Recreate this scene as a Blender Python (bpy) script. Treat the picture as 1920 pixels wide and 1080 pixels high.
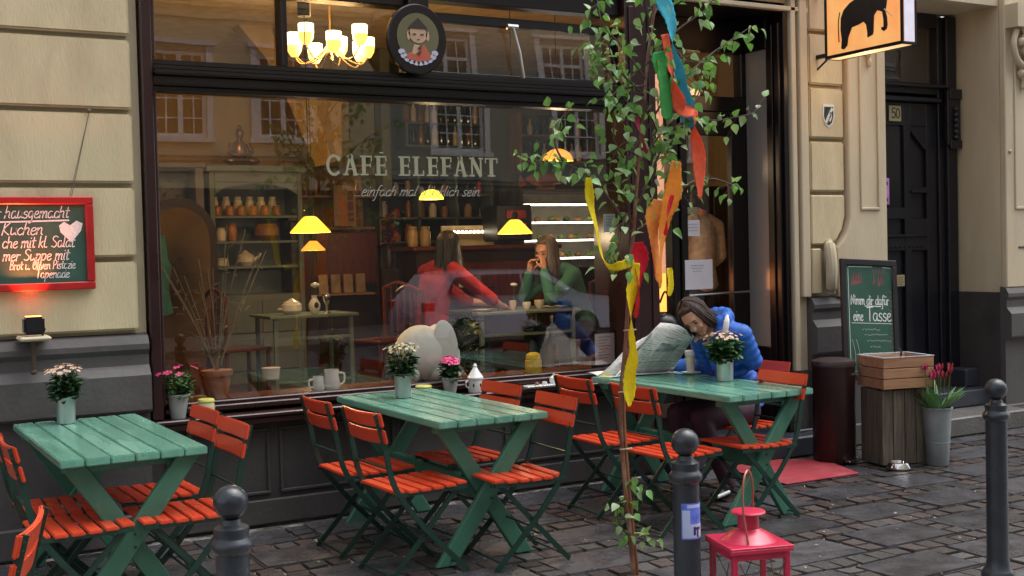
import bpy, bmesh, math, random
from mathutils import Vector, Matrix, Euler
random.seed(7)
R = math.radians
for o in list(bpy.data.objects): bpy.data.objects.remove(o)
SC = bpy.context.scene
COL = SC.collection

# ------------------------------------------------------------ camera
cam = bpy.data.cameras.new('camera'); cam_ob = bpy.data.objects.new('camera', cam); COL.objects.link(cam_ob)
YAW, PITCH, ROLL = 0.5131, 0.0305, -0.0246
f_ = Vector((math.sin(YAW)*math.cos(PITCH), math.cos(YAW)*math.cos(PITCH), -math.sin(PITCH)))
r0 = Vector((math.cos(YAW), -math.sin(YAW), 0)); u0 = r0.cross(f_)
r_ = r0*math.cos(ROLL) + u0*math.sin(ROLL); u_ = r_.cross(f_)
M_ = Matrix((r_, u_, -f_)).transposed().to_4x4(); M_.translation = Vector((0, -6.9743, 1.6))
cam_ob.matrix_world = M_
cam.sensor_width = 36; cam.lens = 36*2245.74/1920; cam.clip_start = .05; cam.clip_end = 2000
SC.camera = cam_ob
SC.render.resolution_x = 1024; SC.render.resolution_y = 576

# ------------------------------------------------------------ sky, sun, exposure (overcast)
SUN_EL, SUN_AZ = R(68), R(95)
wd = bpy.data.worlds.new('World'); SC.world = wd; wd.use_nodes = True
nt = wd.node_tree; nt.nodes.clear()
sky = nt.nodes.new('ShaderNodeTexSky'); sky.sky_type = 'NISHITA'; sky.sun_disc = False
sky.sun_elevation = SUN_EL; sky.sun_rotation = SUN_AZ; sky.air_density = 1.2; sky.dust_density = 4
hs = nt.nodes.new('ShaderNodeHueSaturation'); hs.inputs['Saturation'].default_value = .3
bg = nt.nodes.new('ShaderNodeBackground'); bg.inputs['Strength'].default_value = .15
wo = nt.nodes.new('ShaderNodeOutputWorld')
nt.links.new(sky.outputs[0], hs.inputs['Color']); nt.links.new(hs.outputs[0], bg.inputs[0]); nt.links.new(bg.outputs[0], wo.inputs[0])
sl = bpy.data.lights.new('sun', 'SUN'); sl.energy = 1.5; sl.angle = R(75); sl.color = (1, .98, .95)
so = bpy.data.objects.new('sun', sl); COL.objects.link(so)
# light travels away from the sun
sd = Vector((math.sin(SUN_AZ)*math.cos(SUN_EL), math.cos(SUN_AZ)*math.cos(SUN_EL), math.sin(SUN_EL)))
so.rotation_euler = sd.to_track_quat('Z', 'Y').to_euler(); so.location = (0, -8, 30)
SC.view_settings.view_transform = 'Standard'; SC.view_settings.look = 'None'
SC.view_settings.exposure = 0.98; SC.view_settings.gamma = 1; SC.view_settings.use_curve_mapping = False

# ------------------------------------------------------------ materials
MATS = {}
def mat(name, col, rough=.6, metal=0., var=.15, scale=8., bump=.0, bscale=None, emit=None, es=0., dirt=None, dscale=2., stretch=None, obvar=.0, coat=0., spec=None, rvar=.0, trans=0., dpos=(.5, .68)):
    """procedural: noise-varied colour, optional wear colour, fine bump, per-object variation"""
    if name in MATS: return MATS[name]
    m = bpy.data.materials.new(name); m.use_nodes = True; t = m.node_tree; N = t.nodes; L = t.links
    b = N['Principled BSDF']; b.inputs['Roughness'].default_value = rough; b.inputs['Metallic'].default_value = metal
    if spec is not None: b.inputs['Specular IOR Level'].default_value = spec
    if coat: b.inputs['Coat Weight'].default_value = coat; b.inputs['Coat Roughness'].default_value = .12
    if trans: b.inputs['Transmission Weight'].default_value = trans
    tc = N.new('ShaderNodeTexCoord'); src = tc.outputs['Object']
    oi = N.new('ShaderNodeObjectInfo')
    ad = N.new('ShaderNodeVectorMath'); ad.operation = 'ADD'
    ml = N.new('ShaderNodeMath'); ml.operation = 'MULTIPLY'; ml.inputs[1].default_value = 37.
    L.new(oi.outputs['Random'], ml.inputs[0]); L.new(src, ad.inputs[0]); L.new(ml.outputs[0], ad.inputs[1]); src = ad.outputs[0]
    if stretch:
        mp = N.new('ShaderNodeMapping'); mp.inputs['Scale'].default_value = stretch; L.new(src, mp.inputs[0]); src = mp.outputs[0]
    nz = N.new('ShaderNodeTexNoise'); nz.inputs['Scale'].default_value = scale; nz.inputs['Detail'].default_value = 6; L.new(src, nz.inputs['Vector'])
    c = Vector(col[:3])
    rp = N.new('ShaderNodeValToRGB'); rp.color_ramp.elements[0].position = .3; rp.color_ramp.elements[1].position = .7
    rp.color_ramp.elements[0].color = (*(c*(1-var)), 1); rp.color_ramp.elements[1].color = (*[min(1, x*(1+var)) for x in c], 1)
    L.new(nz.outputs['Fac'], rp.inputs[0]); out = rp.outputs[0]
    if dirt:
        n2 = N.new('ShaderNodeTexNoise'); n2.inputs['Scale'].default_value = dscale; n2.inputs['Detail'].default_value = 8; n2.inputs['Roughness'].default_value = .65; L.new(src, n2.inputs['Vector'])
        r2 = N.new('ShaderNodeValToRGB'); r2.color_ramp.elements[0].position = dpos[0]; r2.color_ramp.elements[1].position = dpos[1]
        L.new(n2.outputs['Fac'], r2.inputs[0]); mx = N.new('ShaderNodeMix'); mx.data_type = 'RGBA'
        L.new(r2.outputs[0], mx.inputs[0]); L.new(out, mx.inputs[6]); mx.inputs[7].default_value = (*dirt, 1); out = mx.outputs[2]
    if obvar:
        mr = N.new('ShaderNodeMapRange'); mr.inputs[3].default_value = 1-obvar; mr.inputs[4].default_value = 1+obvar
        L.new(oi.outputs['Random'], mr.inputs[0]); h = N.new('ShaderNodeHueSaturation'); L.new(mr.outputs[0], h.inputs['Value']); L.new(out, h.inputs['Color']); out = h.outputs[0]
    L.new(out, b.inputs['Base Color'])
    if rvar:
        m3 = N.new('ShaderNodeMapRange'); m3.inputs[1].default_value = .3; m3.inputs[2].default_value = .7; m3.inputs[3].default_value = max(.02, rough-rvar); m3.inputs[4].default_value = min(1, rough+rvar)
        n3 = N.new('ShaderNodeTexNoise'); n3.inputs['Scale'].default_value = scale*.6; n3.inputs['Detail'].default_value = 5; L.new(src, n3.inputs['Vector'])
        L.new(n3.outputs['Fac'], m3.inputs[0]); L.new(m3.outputs[0], b.inputs['Roughness'])
    if bump:
        bn = N.new('ShaderNodeTexNoise'); bn.inputs['Scale'].default_value = bscale or scale*6; bn.inputs['Detail'].default_value = 8; L.new(src, bn.inputs['Vector'])
        bp = N.new('ShaderNodeBump'); bp.inputs['Strength'].default_value = bump; bp.inputs['Distance'].default_value = .01
        L.new(bn.outputs['Fac'], bp.inputs['Height']); L.new(bp.outputs[0], b.inputs['Normal'])
    if emit: b.inputs['Emission Color'].default_value = (*emit, 1); b.inputs['Emission Strength'].default_value = es
    MATS[name] = m; return m
def glass(name, boost=1.0, tint=(.93, .95, .95)):
    if name in MATS: return MATS[name]
    m = bpy.data.materials.new(name); m.use_nodes = True; t = m.node_tree; t.nodes.clear(); N = t.nodes; L = t.links
    tr = N.new('ShaderNodeBsdfTransparent'); tr.inputs[0].default_value = (*tint, 1)
    gl = N.new('ShaderNodeBsdfGlossy'); gl.inputs['Roughness'].default_value = .0
    fr = N.new('ShaderNodeFresnel'); fr.inputs[0].default_value = 1.5
    mu = N.new('ShaderNodeMath'); mu.operation = 'MULTIPLY'; mu.inputs[1].default_value = boost; mu.use_clamp = True
    tc = N.new('ShaderNodeTexCoord'); nz = N.new('ShaderNodeTexNoise'); nz.inputs['Scale'].default_value = 1.1; nz.inputs['Detail'].default_value = 1
    bp = N.new('ShaderNodeBump'); bp.inputs['Strength'].default_value = .06; bp.inputs['Distance'].default_value = .02
    L.new(tc.outputs['Object'], nz.inputs[0]); L.new(nz.outputs['Fac'], bp.inputs['Height']); L.new(bp.outputs[0], gl.inputs['Normal'])
    mx = N.new('ShaderNodeMixShader'); ou = N.new('ShaderNodeOutputMaterial')
    ge = N.new('ShaderNodeNewGeometry'); iv = N.new('ShaderNodeMath'); iv.operation = 'SUBTRACT'; iv.inputs[0].default_value = 1; L.new(ge.outputs['Backfacing'], iv.inputs[1])
    m2 = N.new('ShaderNodeMath'); m2.operation = 'MULTIPLY'; L.new(iv.outputs[0], m2.inputs[0])   # a ray leaving the pane must not be totally reflected
    L.new(fr.outputs[0], mu.inputs[0]); L.new(mu.outputs[0], m2.inputs[1]); L.new(m2.outputs[0], mx.inputs[0]); L.new(tr.outputs[0], mx.inputs[1]); L.new(gl.outputs[0], mx.inputs[2]); L.new(mx.outputs[0], ou.inputs[0])
    MATS[name] = m; return m

glass('clear_glass', 1.0, (.99, .99, .99))
M = dict(
 cream=mat('cream_render', (.55, .47, .30), .8, var=.10, scale=3, bump=.3, bscale=45, dirt=(.38, .31, .20), dscale=1.8, obvar=.07, stretch=(1.8, 1.8, .5), dpos=(.48, .80)),
 cream2=mat('cream_smooth', (.53, .455, .325), .75, var=.06, scale=4, bump=.2, bscale=40, dirt=(.42, .355, .25), dscale=1.6, stretch=(1.6, 1.6, .5), dpos=(.5, .8)),
 plinth=mat('plinth_grey', (.080, .073, .075), .62, var=.12, scale=4, bump=.3, bscale=30, dirt=(.055, .05, .05), dscale=1.6),
 plinthd=mat('plinth_dark', (.054, .049, .049), .6, var=.15, scale=4, bump=.3, bscale=30, dirt=(.032, .03, .03), dscale=1.6),
 frame=mat('maroon_paint', (.024, .0075, .0085), .3, var=.15, scale=6, bump=.05, rvar=.08),
 framed=mat('dark_brown_paint', (.0075, .0045, .005), .3, var=.15, scale=6, bump=.05),
 pane=glass('window_glass', 3.5, (.985, .99, .985)),
 door=mat('black_blue_door_paint', (.010, .0105, .016), .3, var=.2, scale=12, bump=.12, bscale=60),
 slab=mat('basalt_slab', (.062, .061, .068), .30, var=.3, scale=9, bump=.6, bscale=40, dirt=(.036, .035, .037), dscale=4, obvar=.25, rvar=.14),
 cob_r=mat('red_sett', (.056, .042, .039), .40, var=.4, scale=14, bump=.6, bscale=60, obvar=.4, rvar=.12),
 cob_g=mat('grey_sett', (.056, .054, .054), .40, var=.3, scale=14, bump=.5, bscale=60, obvar=.4, rvar=.12),
 grout=mat('sandy_joint_glints', (.10, .09, .08), .5, var=.6, scale=25, bump=.6, bscale=60, dirt=(.50, .47, .44), dscale=6, rvar=.25),  # pale patches paint wet glints into the joint colour
 asphalt=mat('asphalt', (.05, .05, .055), .55, var=.2, scale=30, bump=.4, rvar=.15),
 stone=mat('step_stone', (.11, .105, .10), .5, var=.2, scale=7, bump=.5, dirt=(.07, .065, .06), rvar=.1),
 bluestone=mat('blue_stone', (.035, .04, .055), .4, var=.2, scale=7, bump=.3),
)

# ------------------------------------------------------------ mesh helpers
class MB:
    def __init__(s): s.bm = bmesh.new(); s.mi = 0
    def _tag(s, fs):
        for f in fs: f.material_index = s.mi
    def box(s, x0, x1, y0, y1, z0, z1, mtx=None):
        v = [s.bm.verts.new((x, y, z)) for z in (z0, z1) for y in (y0, y1) for x in (x0, x1)]
        if mtx is not None:
            for q in v: q.co = mtx @ q.co
        fs = [s.bm.faces.new([v[i] for i in f]) for f in ((0, 2, 3, 1), (4, 5, 7, 6), (0, 1, 5, 4), (2, 6, 7, 3), (0, 4, 6, 2), (1, 3, 7, 5))]
        s._tag(fs); return v
    def bar(s, p, q, w, h, up=(0, 0, 1)):
        p, q = Vector(p), Vector(q); d = (q-p); l = d.length; d.normalize(); u = Vector(up); sx = d.cross(u)
        if sx.length < 1e-4: sx = d.cross(Vector((1, 0, 0)))
        sx.normalize(); u = sx.cross(d)
        m = Matrix((sx, d, u)).transposed().to_4x4(); m.translation = p
        return s.box(-w/2, w/2, 0, l, -h/2, h/2, m)
    def tube(s, pts, r, seg=8, cap=True, ell=None):
        pts = [Vector(p) for p in pts]; n = len(pts); rs = r if isinstance(r, (list, tuple)) else [r]*n
        rings = []; t0 = (pts[1]-pts[0]).normalized(); a = t0.orthogonal().normalized()
        for i in range(n):
            t = (pts[min(i+1, n-1)]-pts[max(i-1, 0)]).normalized()
            a = (a - t*a.dot(t)); a = a.normalized() if a.length > 1e-6 else t.orthogonal().normalized(); b = t.cross(a)
            rings.append([s.bm.verts.new(pts[i]+(a*math.cos(k*2*math.pi/seg)+b*math.sin(k*2*math.pi/seg)*(ell or 1))*rs[i]) for k in range(seg)])
        fs = []
        for i in range(n-1):
            for k in range(seg): fs.append(s.bm.faces.new((rings[i][k], rings[i][(k+1) % seg], rings[i+1][(k+1) % seg], rings[i+1][k])))
        if cap: fs.append(s.bm.faces.new(rings[0][::-1])); fs.append(s.bm.faces.new(rings[-1]))
        s._tag(fs)
    def lathe(s, prof, seg=20, c=(0, 0, 0), cap=True):
        c = Vector(c); rings = [[s.bm.verts.new(c+Vector((r*math.cos(k*2*math.pi/seg), r*math.sin(k*2*math.pi/seg), z))) for k in range(seg)] for r, z in prof]
        fs = []
        for i in range(len(rings)-1):
            for k in range(seg): fs.append(s.bm.faces.new((rings[i][k], rings[i][(k+1) % seg], rings[i+1][(k+1) % seg], rings[i+1][k])))
        if cap: fs.append(s.bm.faces.new(rings[0][::-1])); fs.append(s.bm.faces.new(rings[-1]))
        s._tag(fs)
    def ball(s, c, r, seg=12, rings=8, mtx=None):
        r = (r, r, r) if not isinstance(r, (tuple, list)) else r; c = Vector(c)
        m = Matrix.Translation(c) @ (mtx.to_4x4() if mtx is not None else Matrix.Identity(4)) @ Matrix.Diagonal((*r, 1))
        nv = s.bm.verts.new; nf = s.bm.faces.new; fs = []
        top, bot = nv(m @ Vector((0, 0, 1))), nv(m @ Vector((0, 0, -1)))
        rr_ = [[nv(m @ Vector((math.sin(i*math.pi/rings)*math.cos(k*2*math.pi/seg), math.sin(i*math.pi/rings)*math.sin(k*2*math.pi/seg), math.cos(i*math.pi/rings)))) for k in range(seg)] for i in range(1, rings)]
        for k in range(seg):
            k2 = (k+1) % seg; fs.append(nf((top, rr_[0][k], rr_[0][k2]))); fs.append(nf((bot, rr_[-1][k2], rr_[-1][k])))
            for i in range(rings-2): fs.append(nf((rr_[i][k], rr_[i+1][k], rr_[i+1][k2], rr_[i][k2])))
        s._tag(fs)
    def prism(s, poly, f3, d):
        """poly: 2-D outline, f3(a, b, depth) -> point, d: (d0, d1)"""
        A = [s.bm.verts.new(f3(a, b, d[0])) for a, b in poly]; B = [s.bm.verts.new(f3(a, b, d[1])) for a, b in poly]; n = len(poly)
        fs = [s.bm.faces.new(A[::-1]), s.bm.faces.new(B)] + [s.bm.faces.new((A[i], A[(i+1) % n], B[(i+1) % n], B[i])) for i in range(n)]
        s._tag(fs)
    def quad(s, *p):
        f = s.bm.faces.new([s.bm.verts.new(q) for q in p]); s._tag([f])
    def build(s, name, m, parent=None, bevel=0., smooth=True, loc=None, bseg=1):
        bmesh.ops.recalc_face_normals(s.bm, faces=s.bm.faces)
        if bevel:
            es = [e for e in s.bm.edges if len(e.link_faces) == 2 and e.calc_face_angle(0) > .5]
            bmesh.ops.bevel(s.bm, geom=es, offset=bevel, segments=bseg, affect='EDGES', clamp_overlap=True)
        me = bpy.data.meshes.new(name)
        if smooth:
            for f in s.bm.faces: f.smooth = True
            for e in s.bm.edges:
                if len(e.link_faces) == 2 and e.calc_face_angle(0) > R(35): e.smooth = False
        s.bm.to_mesh(me); s.bm.free()
        for mm in (m if isinstance(m, (list, tuple)) else [m]): me.materials.append(mm)
        o = bpy.data.objects.new(name, me); COL.objects.link(o)
        if parent is not None: o.parent = parent
        if loc is not None: o.location = loc
        return o
def mbox(name, m, parent, *b, bevel=0., **k):
    q = MB(); q.box(*b); return q.build(name, m, parent, bevel, **k)
def tag(o, label=None, cat=None, group=None, kind=None):
    if label: o['label'] = label
    if cat: o['category'] = cat
    if group: o['group'] = group
    if kind: o['kind'] = kind
    return o
def thing(name, label, cat, loc=(0, 0, 0), rz=0., group=None):
    o = bpy.data.objects.new(name, None); o.empty_display_size = .1; COL.objects.link(o); o.location = loc; o.rotation_euler = (0, 0, rz)
    return tag(o, label, cat, group)
def copy_tree(o, parent=None):
    c = o.copy(); COL.objects.link(c)
    if parent is not None: c.parent = parent
    for ch in [x for x in KIDS(o)]: copy_tree(ch, c)
    return c
def KIDS(o): return [x for x in bpy.data.objects if x.parent == o]
def dup(o, loc, rz, label, group=None):
    c = copy_tree(o); c.location = loc; c.rotation_euler = (0, 0, rz); c['label'] = label
    if group: c['group'] = group
    return c
def shared(name, me, parent, loc, rot=(0, 0, 0), scl=(1, 1, 1)):
    o = bpy.data.objects.new(name, me); COL.objects.link(o); o.parent = parent; o.location = loc; o.rotation_euler = rot; o.scale = scl; return o
def spline(pts, n=6):
    P = [Vector(p) for p in pts]; out = []
    for i in range(len(P)-1):
        a, b, c, d = P[max(i-1, 0)], P[i], P[i+1], P[min(i+2, len(P)-1)]
        for k in range(n):
            t = k/n; out.append(.5*((2*b)+(c-a)*t+(2*a-5*b+4*c-d)*t*t+(3*b-a-3*c+d)*t**3))
    out.append(P[-1]); return out

# single-stroke alphabet (x-height 4, ascender 7) for chalk and painted lettering
G = {
'a': (4.4, ['3.4,3.4 2.2,4 .8,3.4 .4,1.8 1,.3 2.2,.1 3.2,1.4 3.5,3.9 3.4,1 4,.1 4.6,.5']), 'b': (4.2, ['.6,7 .4,0 1.6,-.1 3,.7 3.4,2.4 2.6,3.8 1.2,3.8 .5,2.6']),
'c': (3.6, ['3.2,3.3 2.1,4 .8,3.2 .4,1.8 1,.4 2.2,0 3.4,.8']), 'd': (4.4, ['3.3,3.3 2,4 .7,3.2 .4,1.6 1,.2 2.4,.2 3.3,1.6 3.7,7 3.6,.8 4.2,.1']),
'e': (3.8, ['.5,1.9 2.6,2.4 3.1,3.4 2,4 .8,3.3 .4,1.6 1.1,.2 2.4,0 3.6,.8']), 'f': (3, ['3.2,6.6 2.2,7 1.5,5.8 1.2,0 1,-2.6 0,-2.8', '.2,3.6 2.8,3.8']),
'g': (4.2, ['3.3,3.4 2,4 .7,3.2 .4,1.8 1.2,.4 2.4,.6 3.3,2 3.5,4 3.3,-1.8 2.2,-3 .6,-2.4']), 'h': (4.4, ['.7,7 .5,0', '.5,2 1.6,3.8 2.9,3.8 3.3,2.6 3.2,.6 4,.1']),
'i': (1.9, ['.8,4 .7,.7 1.6,.1', '.9,5.6 1,5.9']), 'k': (3.8, ['.7,7 .5,0', '3,3.9 .7,1.9 1.6,1.7 3.4,0']), 'l': (1.9, ['.8,7 .6,.9 1.5,.1']),
'm': (6, ['.5,4 .5,0', '.5,2 1.6,3.8 2.6,3.6 2.8,0', '2.8,2 3.8,3.8 4.9,3.6 5,.6 5.8,.1']), 'n': (4.2, ['.5,4 .5,0', '.5,2 1.7,3.8 2.9,3.7 3.2,.6 4,.1']),
'o': (4, ['2,4 .7,3.3 .4,1.8 1.1,.2 2.4,.1 3.4,1.2 3.4,2.8 2,4']), 'p': (4.2, ['.6,4 .4,-3', '.5,2.4 1.6,3.9 3,3.7 3.4,2.2 2.6,.4 1.2,.1 .5,1']),
'r': (3.2, ['.5,4 .6,0', '.6,2.2 1.5,3.7 2.9,3.6']), 's': (3.4, ['2.9,3.5 1.7,4 .6,3.2 1.2,2.2 2.6,1.6 2.8,.6 1.6,-.1 .3,.5']), 't': (3, ['1.4,6.2 1.2,.9 2,.1 2.8,.5', '.1,4.1 2.9,4.3']),
'u': (4.2, ['.5,4 .6,.9 1.4,.1 2.6,.6 3.3,2 3.4,4 3.4,.7 4.1,.1']), 'v': (3.6, ['.3,4 1.6,0 3.3,4']), 'z': (3.6, ['.4,3.8 3.2,3.8 .4,.2 3.4,.2']),
'ü': (4.2, ['.5,4 .6,.9 1.4,.1 2.6,.6 3.3,2 3.4,4 3.4,.7 4.1,.1', '1.1,5.7 1.2,6.1', '2.7,5.8 2.8,6.2']), '.': (1.6, ['.6,0 .8,.3']), ' ': (2.6, []),
'K': (4.8, ['.8,7 .5,0', '4,7 .7,3.2 4.4,0']), 'S': (4.6, ['4.2,6.2 2.8,7 1,6.3 .9,4.7 3.4,3 3.9,1.4 2.4,0 .4,.7']), 'B': (4.6, ['.7,7 .5,0', '.7,7 3,6.6 3.2,4.6 .8,3.8 3.6,3.2 3.8,.8 .5,0']),
'O': (5, ['2.4,7 .7,5.4 .5,2 2,0 3.9,1.2 4.3,4.8 2.4,7']), 'P': (4.4, ['.7,7 .5,0', '.5,6.6 3,6.9 3.8,5 2.6,3.3 .7,3.2']), 'T': (4.6, ['.1,6.8 4.6,7', '2.3,7 2.1,0']), 'N': (5.2, ['.5,0 .7,7 3.9,.2 4.3,7']),
'5': (4.4, ['3.8,7 1,7 .8,4 2.6,4.4 3.8,3 3.6,1 2,0 .5,.7']), '0': (4.4, ['2.2,7 .8,5.8 .5,2 2,0 3.6,1.4 3.8,5.2 2.2,7']), '~': (0, []),
}
def strokes_mesh(mb, text, f3, h, lw, slant=0., smooth=3, jit=0., wscale=1.):
    """f3(a, b) -> point on the surface; h = x-height/4 unit; writes from a = 0"""
    x = 0; k = h
    for ch in text:
        w, ss = G.get(ch, (3, []))
        for s_ in ss:
            p = [tuple(float(v) for v in q.split(',')) for q in s_.split()]
            p = [(x+(a+b*slant+random.uniform(-jit, jit))*wscale, b+random.uniform(-jit, jit)) for a, b in p]
            q = spline([(a*k, b*k, 0) for a, b in p], smooth) if len(p) > 2 else [Vector((a*k, b*k, 0)) for a, b in p]
            ribbon_flat(mb, [(v.x, v.y) for v in q], f3, lw)
        x += w*wscale
    return x*k
def ribbon_flat(mb, p, f3, lw):
    prev = None; n = len(p)
    for i in range(n):
        a, b = Vector(p[max(i-1, 0)]), Vector(p[min(i+1, n-1)]); d = (b-a)
        if d.length < 1e-7: continue
        d.normalize(); nn = Vector((-d.y, d.x))*lw/2; c = Vector(p[i])
        if i == 0: c = c-d*lw*.4
        if i == n-1: c = c+d*lw*.4
        cur = (mb.bm.verts.new(f3(*(c+nn))), mb.bm.verts.new(f3(*(c-nn))))
        if prev: mb._tag([mb.bm.faces.new((prev[0], prev[1], cur[1], cur[0]))])
        prev = cur
# ============================================================ ground
H_ROAD = -.12
road = MB(); road.box(-300, 300, -300, 300, H_ROAD-.2, H_ROAD); tag(road.build('road', M['asphalt']), kind='structure')
pave = MB(); pave.box(-40, 60, -5.0, .02, H_ROAD+.004, -.022); pave_o = tag(pave.build('pavement', M['grout']), kind='structure')
kerb = MB()
for i in range(-20, 40): kerb.box(i*1.0+.004, i*1.0+.996, -5.16, -5.003, H_ROAD+.002, -.004)
tag(kerb.build('kerb', M['stone'], bevel=.008), kind='structure')
fp = MB(); fp.box(-60, 90, -24, -13.8, H_ROAD+.004, 0); tag(fp.build('far_pavement', M['stone']), kind='structure')

# slabs: rows along the street, separated by bands of small setts
def slab_mesh(w, d, seed):
    rr = random.Random(seed); q = MB(); z1 = rr.uniform(-.003, .003)
    v = q.box(-w/2, w/2, -d/2, d/2, -.05, 0)
    for p in v[4:]: p.co += Vector((rr.uniform(-.008, .008), rr.uniform(-.008, .008), rr.uniform(-.004, .003)))
    o = q.build('paving_slab', M['slab'], None, .009, bseg=2); me = o.data; bpy.data.objects.remove(o); return me
def sett_mesh(m, seed):
    rr = random.Random(seed); q = MB(); v = q.box(-.5, .5, -.5, .5, -.05, 0)
    for p in v[4:]: p.co += Vector((rr.uniform(-.08, .08), rr.uniform(-.08, .08), rr.uniform(-.004, .003)))
    o = q.build('sett', m, None, .0); me = o.data; bpy.data.objects.remove(o)
    return me
SL = [slab_mesh(.53, .35, i) for i in range(6)]
cells = []; setts = []
PX, PY, SW, SD = .66, .50, .53, .35
rr = random.Random(3)
j = 0; y = -.30
while y > -4.95:
    off = [0, .17, .33, .08, .41][j % 5]
    for i in range(-3, 17):
        cx = i*PX+off
        if y+SD/2 < -.02: cells.append((cx, y))
        # setts right of slab
        bw = PX-SW
        for k in range(3):
            setts.append((cx+SW/2+bw/2, y-SD/2+SD/6+k*SD/3, bw*.80, SD/3*.78))
    # band of setts below this row
    n = int(20*PX/.125)
    for i in range(n): setts.append((-2+i*.125+rr.uniform(-.01, .01), y-SD/2-(PY-SD)/2, .106, (PY-SD)*.78))
    y -= PY; j += 1
def vis(x, y):
    d = Vector((x, y+6.9743, -1.6)); z = d.dot(f_)
    if z < .5: return None
    px = 960+2245.74*d.dot(r_)/z; py = 540-2245.74*d.dot(u_)/z
    return (px, py, z) if -120 < px < 2040 and py < 1180 else None
ns = 0
for x, y in cells:
    if vis(x, y):
        shared('paving_slab', rr.choice(SL), pave_o, (x, y, rr.uniform(-.008, .004)), (rr.uniform(-.008, .008), rr.uniform(-.008, .008), rr.uniform(-.012, .012) + (math.pi if rr.random() < .5 else 0))); ns += 1
SR = [sett_mesh(M['cob_r'], i) for i in range(4)]; SG = [sett_mesh(M['cob_g'], i+9) for i in range(4)]
vs = sorted([(vis(x, y)[2], x, y, w, d) for x, y, w, d in setts if vis(x, y) and y < -.08])
rest = {0: MB(), 1: MB()}
for n, (z, x, y, w, d) in enumerate(vs):
    red = rr.random() < (.75 if (x+y*.7) % 3 < 2.1 else .25)
    zz = rr.uniform(-.010, -.001)
    if n < 290: shared('sett', rr.choice(SR if red else SG), pave_o, (x, y, zz), (rr.uniform(-.02, .02), rr.uniform(-.02, .02), rr.uniform(-.06, .06)), (w, d, 1))
    else:
        m = Matrix.Translation((x, y, zz)) @ Euler((rr.uniform(-.03, .03), rr.uniform(-.03, .03), rr.uniform(-.08, .08))).to_matrix().to_4x4()
        rest[0 if red else 1].box(-w/2, w/2, -d/2, d/2, -.04, 0, m)
for k, mm in ((0, 'cob_r'), (1, 'cob_g')): tag(rest[k].build('sett_field', M[mm], pave_o), kind='stuff')

# litter: petals, crumbs of mortar and small leaf bits in the joints; pale bits also paint wet glints
lit = [MB(), MB()]; r4 = random.Random(77)
for k in range(900):
    x, y = r4.uniform(.2, 9.5), -.1-4.4*r4.random()
    if r4.random() < .65: y = -.30-PY*round((-.30-y)/PY)-SD/2-(PY-SD)/2+r4.gauss(0, .05)
    if not vis(x, y): continue
    q = lit[k % 2]; s_ = r4.uniform(.003, .011); a = r4.uniform(0, 6.28); n = r4.choice((3, 4, 5))
    vv = [q.bm.verts.new((x+s_*math.cos(a+i*6.28/n)*r4.uniform(.5, 1.2), y+s_*math.sin(a+i*6.28/n)*r4.uniform(.5, 1.2), .0035+r4.uniform(0, .003))) for i in range(n)]
    q.bm.faces.new(vv)
for q, nm, c in ((lit[0], 'pale_litter_glints', (.50, .47, .42)), (lit[1], 'leaf_litter', (.20, .14, .07))): tag(q.build(nm, mat(nm, c, .5, var=.4, scale=40), pave_o, smooth=False), kind='stuff')

# ============================================================ cafe building
B = thing('cafe_building', 'cream rusticated house with a wide dark framed cafe window and a recessed dark entrance door', 'building')
TOP = 12.
wl = MB()
wl.box(-6, 1.535, .03, .40, 0, TOP)                # left wall
wl.box(1.535, 6.40, .03, .40, 3.38, TOP)           # above the shop front
wl.box(6.40, 7.385, .03, .56, 0, TOP)              # pier between shop and door
wl.box(7.385, 8.845, .03, .56, 3.62, TOP)          # above doorway
wl.box(8.845, 16, .03, .56, 0, TOP)
wall = wl.build('wall', M['cream2'], B)
mbox('under_window_wall', M['plinthd'], B, 1.535, 5.13, .035, .34, 0, .60)
# stone blocks left: one long block a course
def block(x0, x1, z0, z1, y0=-.022, mm='cream', par=None):
    q = MB(); q.box(x0, x1, y0, .031, z0, z1); return q.build('stone_block', M[mm], par or wall, .012, bseg=2)
zs = [1.195, 1.61, 2.025, 2.44, 2.855, 3.27, 3.685]
for a, b_ in zip(zs[:-1], zs[1:]):
    block(-1.2, 1.485, a+.014, b_-.014); block(-6, -1.228, a+.014, b_-.014)
    block(6.60, 6.955, a+.014-.03, b_-.014-.03) if a > 1.7 else None
# lowest right block ends in a curve
def cblock(z0, z1, poly):
    q = MB(); q.prism(poly, lambda a, b, d: (a, d, b), (-.022, .031)); q.build('stone_block', M['cream'], wall, .01)
cblock(0, 0, [(6.60, 1.21), (6.70, 1.21), (6.70, 1.565), (6.60, 1.565)])
cblock(0, 0, [(6.60, 1.595), (6.80, 1.595), (6.86, 1.63), (6.92, 1.71), (6.955, 1.82), (6.955, 1.98), (6.60, 1.98)])
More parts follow.
